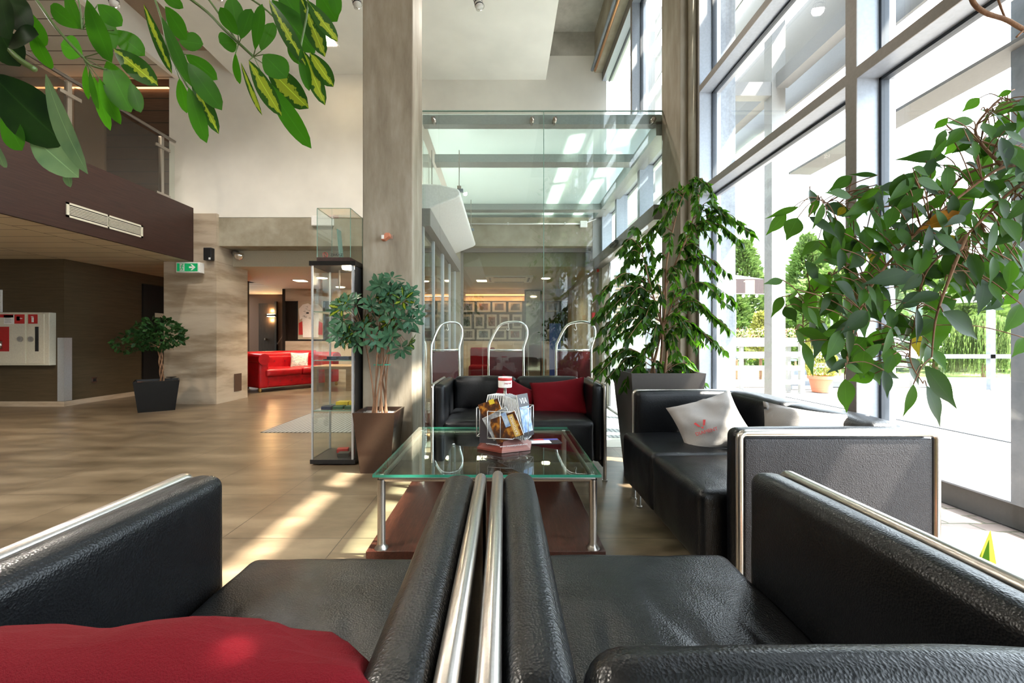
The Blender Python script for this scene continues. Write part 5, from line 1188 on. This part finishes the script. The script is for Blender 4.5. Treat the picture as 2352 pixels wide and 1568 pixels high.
# ================================================================ OUTSIDE
struct(box('floor_paving', bricks2, 1.62, 40, -12, 10.2, -.12, -.01), 'pale sunlit brick paving outside the windows', 'paving')
struct(box('floor_paving_strip', bricks, 1.72, 2.66, -6, 4.2, -.02, .0), 'reddish brick paving strip along the window base', 'paving')
struct(box('trim_15', plain('shaded_kerb_concrete', (.05, .05, .045), .7), 2.68, 2.86, -6, 3.2, 0, .13), 'low concrete kerb outside the near window', 'kerb')  # the shade on the kerb is put into its dark colour
struct(box('trim_16', galv, 2.66, 2.90, -6, 3.2, .13, .14), 'galvanised cover on the outside kerb', 'kerb')
struct(box('trim_17', gasket, 4.90, 4.93, -6, 8, -.01, .0), 'dark drainage joint in the paving', 'drain')
struct(box('floor_lawn', grass_m, -10, 60, 10.2, 60, -.12, .0), 'lawn beyond the paving', 'lawn')
tag(box('lawn_kerb', concrete_pale, 3, 40, 10.1, 10.25, -.05, .08), 'pale kerb between paving and lawn', 'kerb')
# exterior posts, beams and louvres of the sun canopy
def post(name, mat, x0, x1, y0, y1, z0, z1, lab, cat='post', grp=None): return tag(box(name, mat, x0, x1, y0, y1, z0, z1), lab, cat, grp)
post('canopy_post', galv, 2.66, 2.74, 2.16, 2.24, .14, 6.5, 'thin galvanised post at the far right edge outside the glass', grp='canopy posts')
post('canopy_post', white_steel, 2.56, 2.69, 4.08, 4.20, 0, 6.8, 'broad pale steel column outside the middle window', grp='canopy posts')
post('canopy_post', white_steel, 2.56, 2.69, 7.6, 7.72, 0, 6.8, 'pale steel column outside beyond the vestibule', grp='canopy posts')
post('canopy_beam', louvre_m, 1.90, 2.56, 4.09, 4.19, 3.33, 3.46, 'short pale cross beam tying the steel column to the pillar', 'beam')
post('canopy_beam', louvre_m, 2.60, 2.71, -6, 4.08, 3.395, 3.535, 'long grey canopy beam running towards the camera from the steel column', 'beam')
post('canopy_beam', louvre_m, 2.60, 2.71, 4.20, 9.5, 3.395, 3.535, 'long grey canopy beam running away past the steel column', 'beam')
m = MB().prism([(2.60, 2.50), (2.80, 2.495), (2.80, 2.515), (2.60, 2.52)], 'y', -6, 3.9).build('sun_blade', blade_m); tag(m, 'slim horizontal pale sun blade below the canopy beam', 'sun blade')
for k, zb in enumerate((3.22, 4.16, 4.93, 5.70, 6.47, 7.24)):
    zt = 4.43+.77*k
    m = MB().prism([(2.76, zb), (2.775, zb-.01), (3.10, zt-.01), (3.085, zt+.005)], 'y', -8, 10).build('louvre_blade', louvre_m)
    tag(m, 'wide tilted pale sun louvre, %s from the bottom of the canopy' % ('first', 'second', 'third', 'fourth', 'fifth', 'sixth')[k], 'louvre', 'sun louvres outside the windows')
# far garden
p = [(4.2, 7.9), (5.72, 7.9)]
def rail_fence(x0, x1, y, lab):
    t = empty('timber_fence', (x0, y, 0), lab, 'fence')
    for z in (.16, .42, .68, .94): rel(box('rail', white_steel, x0, x1, y, y+.03, z, z+.09), t)
    n = max(2, int((x1-x0)/1.0)+1)
    for i in range(n): x = x0+(x1-x0)*i/(n-1); rel(box('post', white_steel, x-.04, x+.04, y+.03, y+.10, 0, 1.05), t)
    return t
rail_fence(4.1, 5.55, 7.9, 'white slatted timber fence of the terrace, left part'); rail_fence(6.35, 8.4, 8.7, 'white slatted timber fence of the terrace, behind the flower pot')
t = empty('timber_steps', (6.0, 8.55, 0), 'grey wooden steps rising to the terrace', 'steps')
for k in range(4): rel(box('step', galv, 5.75, 6.30, 8.52+.09*k, 8.61+.09*k, .0, .07+.10*k), t)
tag(box('terrace_deck', white_steel, 4.1, 9.5, 8.92, 10.05, .0, .12), 'pale wooden terrace deck behind the white fence', 'deck')
t = empty('steel_guard_rail', (6, 9, 0), 'long pale steel rail beyond the paving', 'railing')
rel(box('rail', galv, 4.6, 12, 8.42, 8.5, .62, .70), t)
for x in (9.6, 11.8): rel(box('post', galv, x, x+.10, 8.42, 8.5, 0, 1.95), t)
tag(MB().add([(8.8, 9.3, 1.75), (12.5, 6.6, 1.80), (12.6, 6.75, 1.80), (8.9, 9.45, 1.75), (8.8, 9.3, 1.87), (12.5, 6.6, 1.92), (12.6, 6.75, 1.92), (8.9, 9.45, 1.87)], [(0, 3, 2, 1), (4, 5, 6, 7), (0, 1, 5, 4), (1, 2, 6, 5), (2, 3, 7, 6), (3, 0, 4, 7)]).build('pergola_beam', white_steel), 'slanting pale pergola beam over the steel rail', 'beam')
t = empty('string_lights', (5, 9, 2.1), 'string of small white bulbs across the terrace', 'string lights')
pp = [(4.3, 8.6, 1.93), (5.0, 8.6, 1.91), (5.8, 8.6, 1.91), (6.6, 8.6, 1.94)]; rel(MB().tube(smooth_pts(pp, 5), .006, 5).build('cable', white_plastic), t)
m = MB()
for k in range(8): x = 4.55+.27*k; m.lathe([(0, -.07), (.028, -.04), (.03, -.02), (.012, 0)], 0, 0, 8); m.v[-32:] = [v+Vector((x, 8.6, 1.90)) for v in m.v[-32:]]
rel(m.build('bulbs', white_plastic, None, True), t)
for x in (4.3, 6.6): rel(box('pole', galv, x-.015, x+.015, 8.585, 8.615, 0, 1.95), t)
def conifer(x, y, h, r, label, mat, n=1600, name='conifer', seed=0, base=0.0, grp=None, lsz=.16, cone=True):
    rng = random.Random(seed); t = empty(name, (x, y, 0), label, 'tree', grp); vs, fs = [], []
    for k in range(n):
        f = rng.random()**.8; z = base+f*(h-base); rad = r*((1-f)**.75 if cone else math.sin(PI*min(1, .12+.88*f))**.5)
        a = rng.uniform(0, 2*PI); rr_ = rad*rng.uniform(.7, 1.05)*(1+.22*math.sin(a*5+f*19))
        c = Vector((x+rr_*math.cos(a), y+rr_*math.sin(a), z)); d = Vector((math.cos(a), math.sin(a), rng.uniform(.1, .9))).normalized(); d = (d+rnd_dir(rng)*.5).normalized()
        L_ = lsz*rng.uniform(.6, 1.3); s = d.cross(rnd_dir(rng)).normalized()*L_*.28; b = len(vs)
        vs += [c-s, c+s, c+d*L_+s*.6, c+d*L_*1.25, c+d*L_-s*.6]; fs.append((b, b+1, b+2, b+3, b+4))
    rel(mesh_obj('foliage', vs, fs, mat), t); rel(MB().tube([(x, y, 0), (x, y, h*.9)], [.09*h/4, .02], 8).build('trunk', bark), t); return t
conifer(9.6, 17.2, 4.9, 1.5, 'tall bushy conifer left of the steel column outside', lf_tree, 5200, seed=1, lsz=.20)
conifer(13.0, 18.3, 5.4, 1.5, 'tall conifer just right of the steel column outside', lf_tree, 4600, seed=2, lsz=.20)
conifer(16.5, 19.0, 5.0, 1.9, 'conifer behind the leaves of the big fig', lf_tree, 4600, seed=3, lsz=.20)
conifer(8.2, 15.5, 2.9, 1.3, 'low conifer behind the terrace furniture', lf_hedge, 3000, seed=4, lsz=.18)
conifer(5.62, 9.35, 1.55, .26, 'small yellow-green cone-shaped tree on the terrace', lf_thuja, 1500, 'small_thuja', seed=5, lsz=.09, base=.55)
for k, x in enumerate((11.5, 14.3, 17.2, 20.2, 23.2, 26.5)):
    conifer(x, 14.5-.35*k, 3.3+.12*(k % 3), 1.95, ('leftmost bush of the tall hedge', 'second bush of the tall hedge', 'third bush of the tall hedge', 'fourth bush of the tall hedge', 'fifth bush of the tall hedge', 'last bush of the tall hedge')[k]+' behind the paving', lf_hedge, 5200, 'hedge_bush', seed=20+k, grp='hedge behind the paving', lsz=.19, cone=False)
# weeping shrub
rng = random.Random(77); t = empty('weeping_shrub', (12.6, 11.2, 0), 'weeping shrub with drooping strands at the right of the hedge', 'shrub'); vs, fs = [], []
for k in range(420):
    a = rng.uniform(0, 2*PI); r0 = rng.uniform(.1, .9); x, y, z = 12.6+r0*math.cos(a), 11.2+r0*math.sin(a), 1.75-.5*r0
    for j in range(9):
        b = len(vs); zz = z-j*.14
        if zz < .1: break
        dx = rng.uniform(-.03, .03); vs += [(x+dx-.03, y-.02, zz), (x+dx+.03, y, zz), (x+dx, y, zz-.17)]; fs.append((b, b+1, b+2))
rel(mesh_obj('foliage', vs, fs, lf_hedge), t); rel(MB().tube([(12.6, 11.2, 0), (12.6, 11.2, 1.5)], .05, 8).build('trunk', bark), t)
# terracotta pot with conifer
pp = P(1885, 898, 8.1); t = empty('flower_pot', (pp.x, 8.1, 0), 'terracotta pot with a round yellow-green conifer on the paving', 'potted plant')
o = MB().lathe([(0, 0), (.14, 0), (.19, .25), (.215, .25), (.215, .31), (.18, .31), (.17, .26), (0, .26)], 0, 0, 28).build('pot', terracotta, None, True); o.data.transform(Matrix.Translation((pp.x, 8.1, 0))); rel(autosmooth(o), t)
rng = random.Random(5); vs, fs = [], []
for k in range(2600):
    f = rng.random(); z = .27+f*.98; rad = .235*math.sin(PI*(.18+.82*f))**.6; a = rng.uniform(0, 6.28); c = Vector((pp.x+rad*math.cos(a), 8.1+rad*math.sin(a), z)); d = (Vector((math.cos(a), math.sin(a), .7))+rnd_dir(rng)*.5).normalized(); s = d.cross(rnd_dir(rng)).normalized()*.012; b = len(vs)
    vs += [c-s, c+s, c+d*.055]; fs.append((b, b+1, b+2))
rel(mesh_obj('foliage', vs, fs, lf_thuja), t)
# flower box
t = empty('flower_box', (4.7, 8.2, .95), 'red flowers along the top of the terrace fence', 'flowers'); rng = random.Random(6); vs, fs, mis = [], [], []
for k in range(420):
    c = Vector((rng.uniform(4.35, 5.6), rng.uniform(8.08, 8.22), rng.uniform(1.0, 1.2))); d = rnd_dir(rng); s = d.orthogonal().normalized()*.018; b = len(vs); vs += [c-s, c+s, c+d*.05]; fs.append((b, b+1, b+2)); mis.append(1 if rng.random() < .45 else 0)
rel(mesh_obj('blooms', vs, fs, [lf_hedge, plain('coral_flower', (.75, .25, .18), .7)], mi=mis), t); rel(box('trough', white_steel, 4.3, 5.65, 8.06, 8.24, .86, 1.0), t); rel(MB().box(4.5, 4.56, 8.12, 8.18, 0, .86).box(5.4, 5.46, 8.12, 8.18, 0, .86).build('stand', white_steel), t)
# terrace chairs and awning
def terrace_chair(x, y, lab, m):
    t = empty('terrace_chair', (x, y, .12), lab, 'chair', 'chairs on the terrace')
    rel(box('seat', m, x-.2, x+.2, y-.2, y+.2, .52, .56), t); rel(box('backrest', m, x-.2, x+.2, y+.18, y+.2, .62, .92), t)
    for sx in (-.18, .18):
        for sy in (-.18, .18): rel(box('leg', oak, x+sx-.015, x+sx+.015, y+sy-.015, y+sy+.015, .12, .52), t)
terrace_chair(4.9, 9.5, 'pale terrace chair behind the fence at the left', oak); terrace_chair(6.25, 9.6, 'blue terrace chair near the steel column', plain('grey_blue_seat', (.12, .18, .28), .6)); terrace_chair(7.6, 9.7, 'dark terrace chair behind the flower pot', blueb)
t = empty('striped_awning', (6, 11, 2.3), 'brown and white striped awning beyond the terrace', 'awning')
rel(MB().prism([(10.6, 2.45), (11.9, 2.75), (11.9, 2.80), (10.6, 2.50)], 'x', 4.6, 6.45).build('canopy', wenge), t)
for k in range(8): rel(box('valance_stripe', wenge if k % 2 else taupe, 4.6+.23*k, 4.83+.23*k, 10.58, 10.60, 2.12, 2.47), t)
rel(MB().box(4.62, 4.68, 11.8, 11.86, 0, 2.75).box(6.36, 6.42, 11.8, 11.86, 0, 2.75).build('awning_frame', galv), t)
# low white building seen through the entrance doors
t = empty('neighbour_building', (2.9, 14, 0), 'pale building with horizontal siding seen through the entrance doors', 'building')
rel(box('wall', louvre_m, 1.9, 4.9, 13.5, 17, 0, 3.0), t)
m = MB()
for k in range(16): m.box(1.88, 4.92, 13.44, 13.5, 1.2+.115*k, 1.25+.115*k)
rel(m.build('siding', taupe), t); rel(box('roof', galv, 1.7, 5.1, 13.3, 17.2, 3.0, 3.12), t)
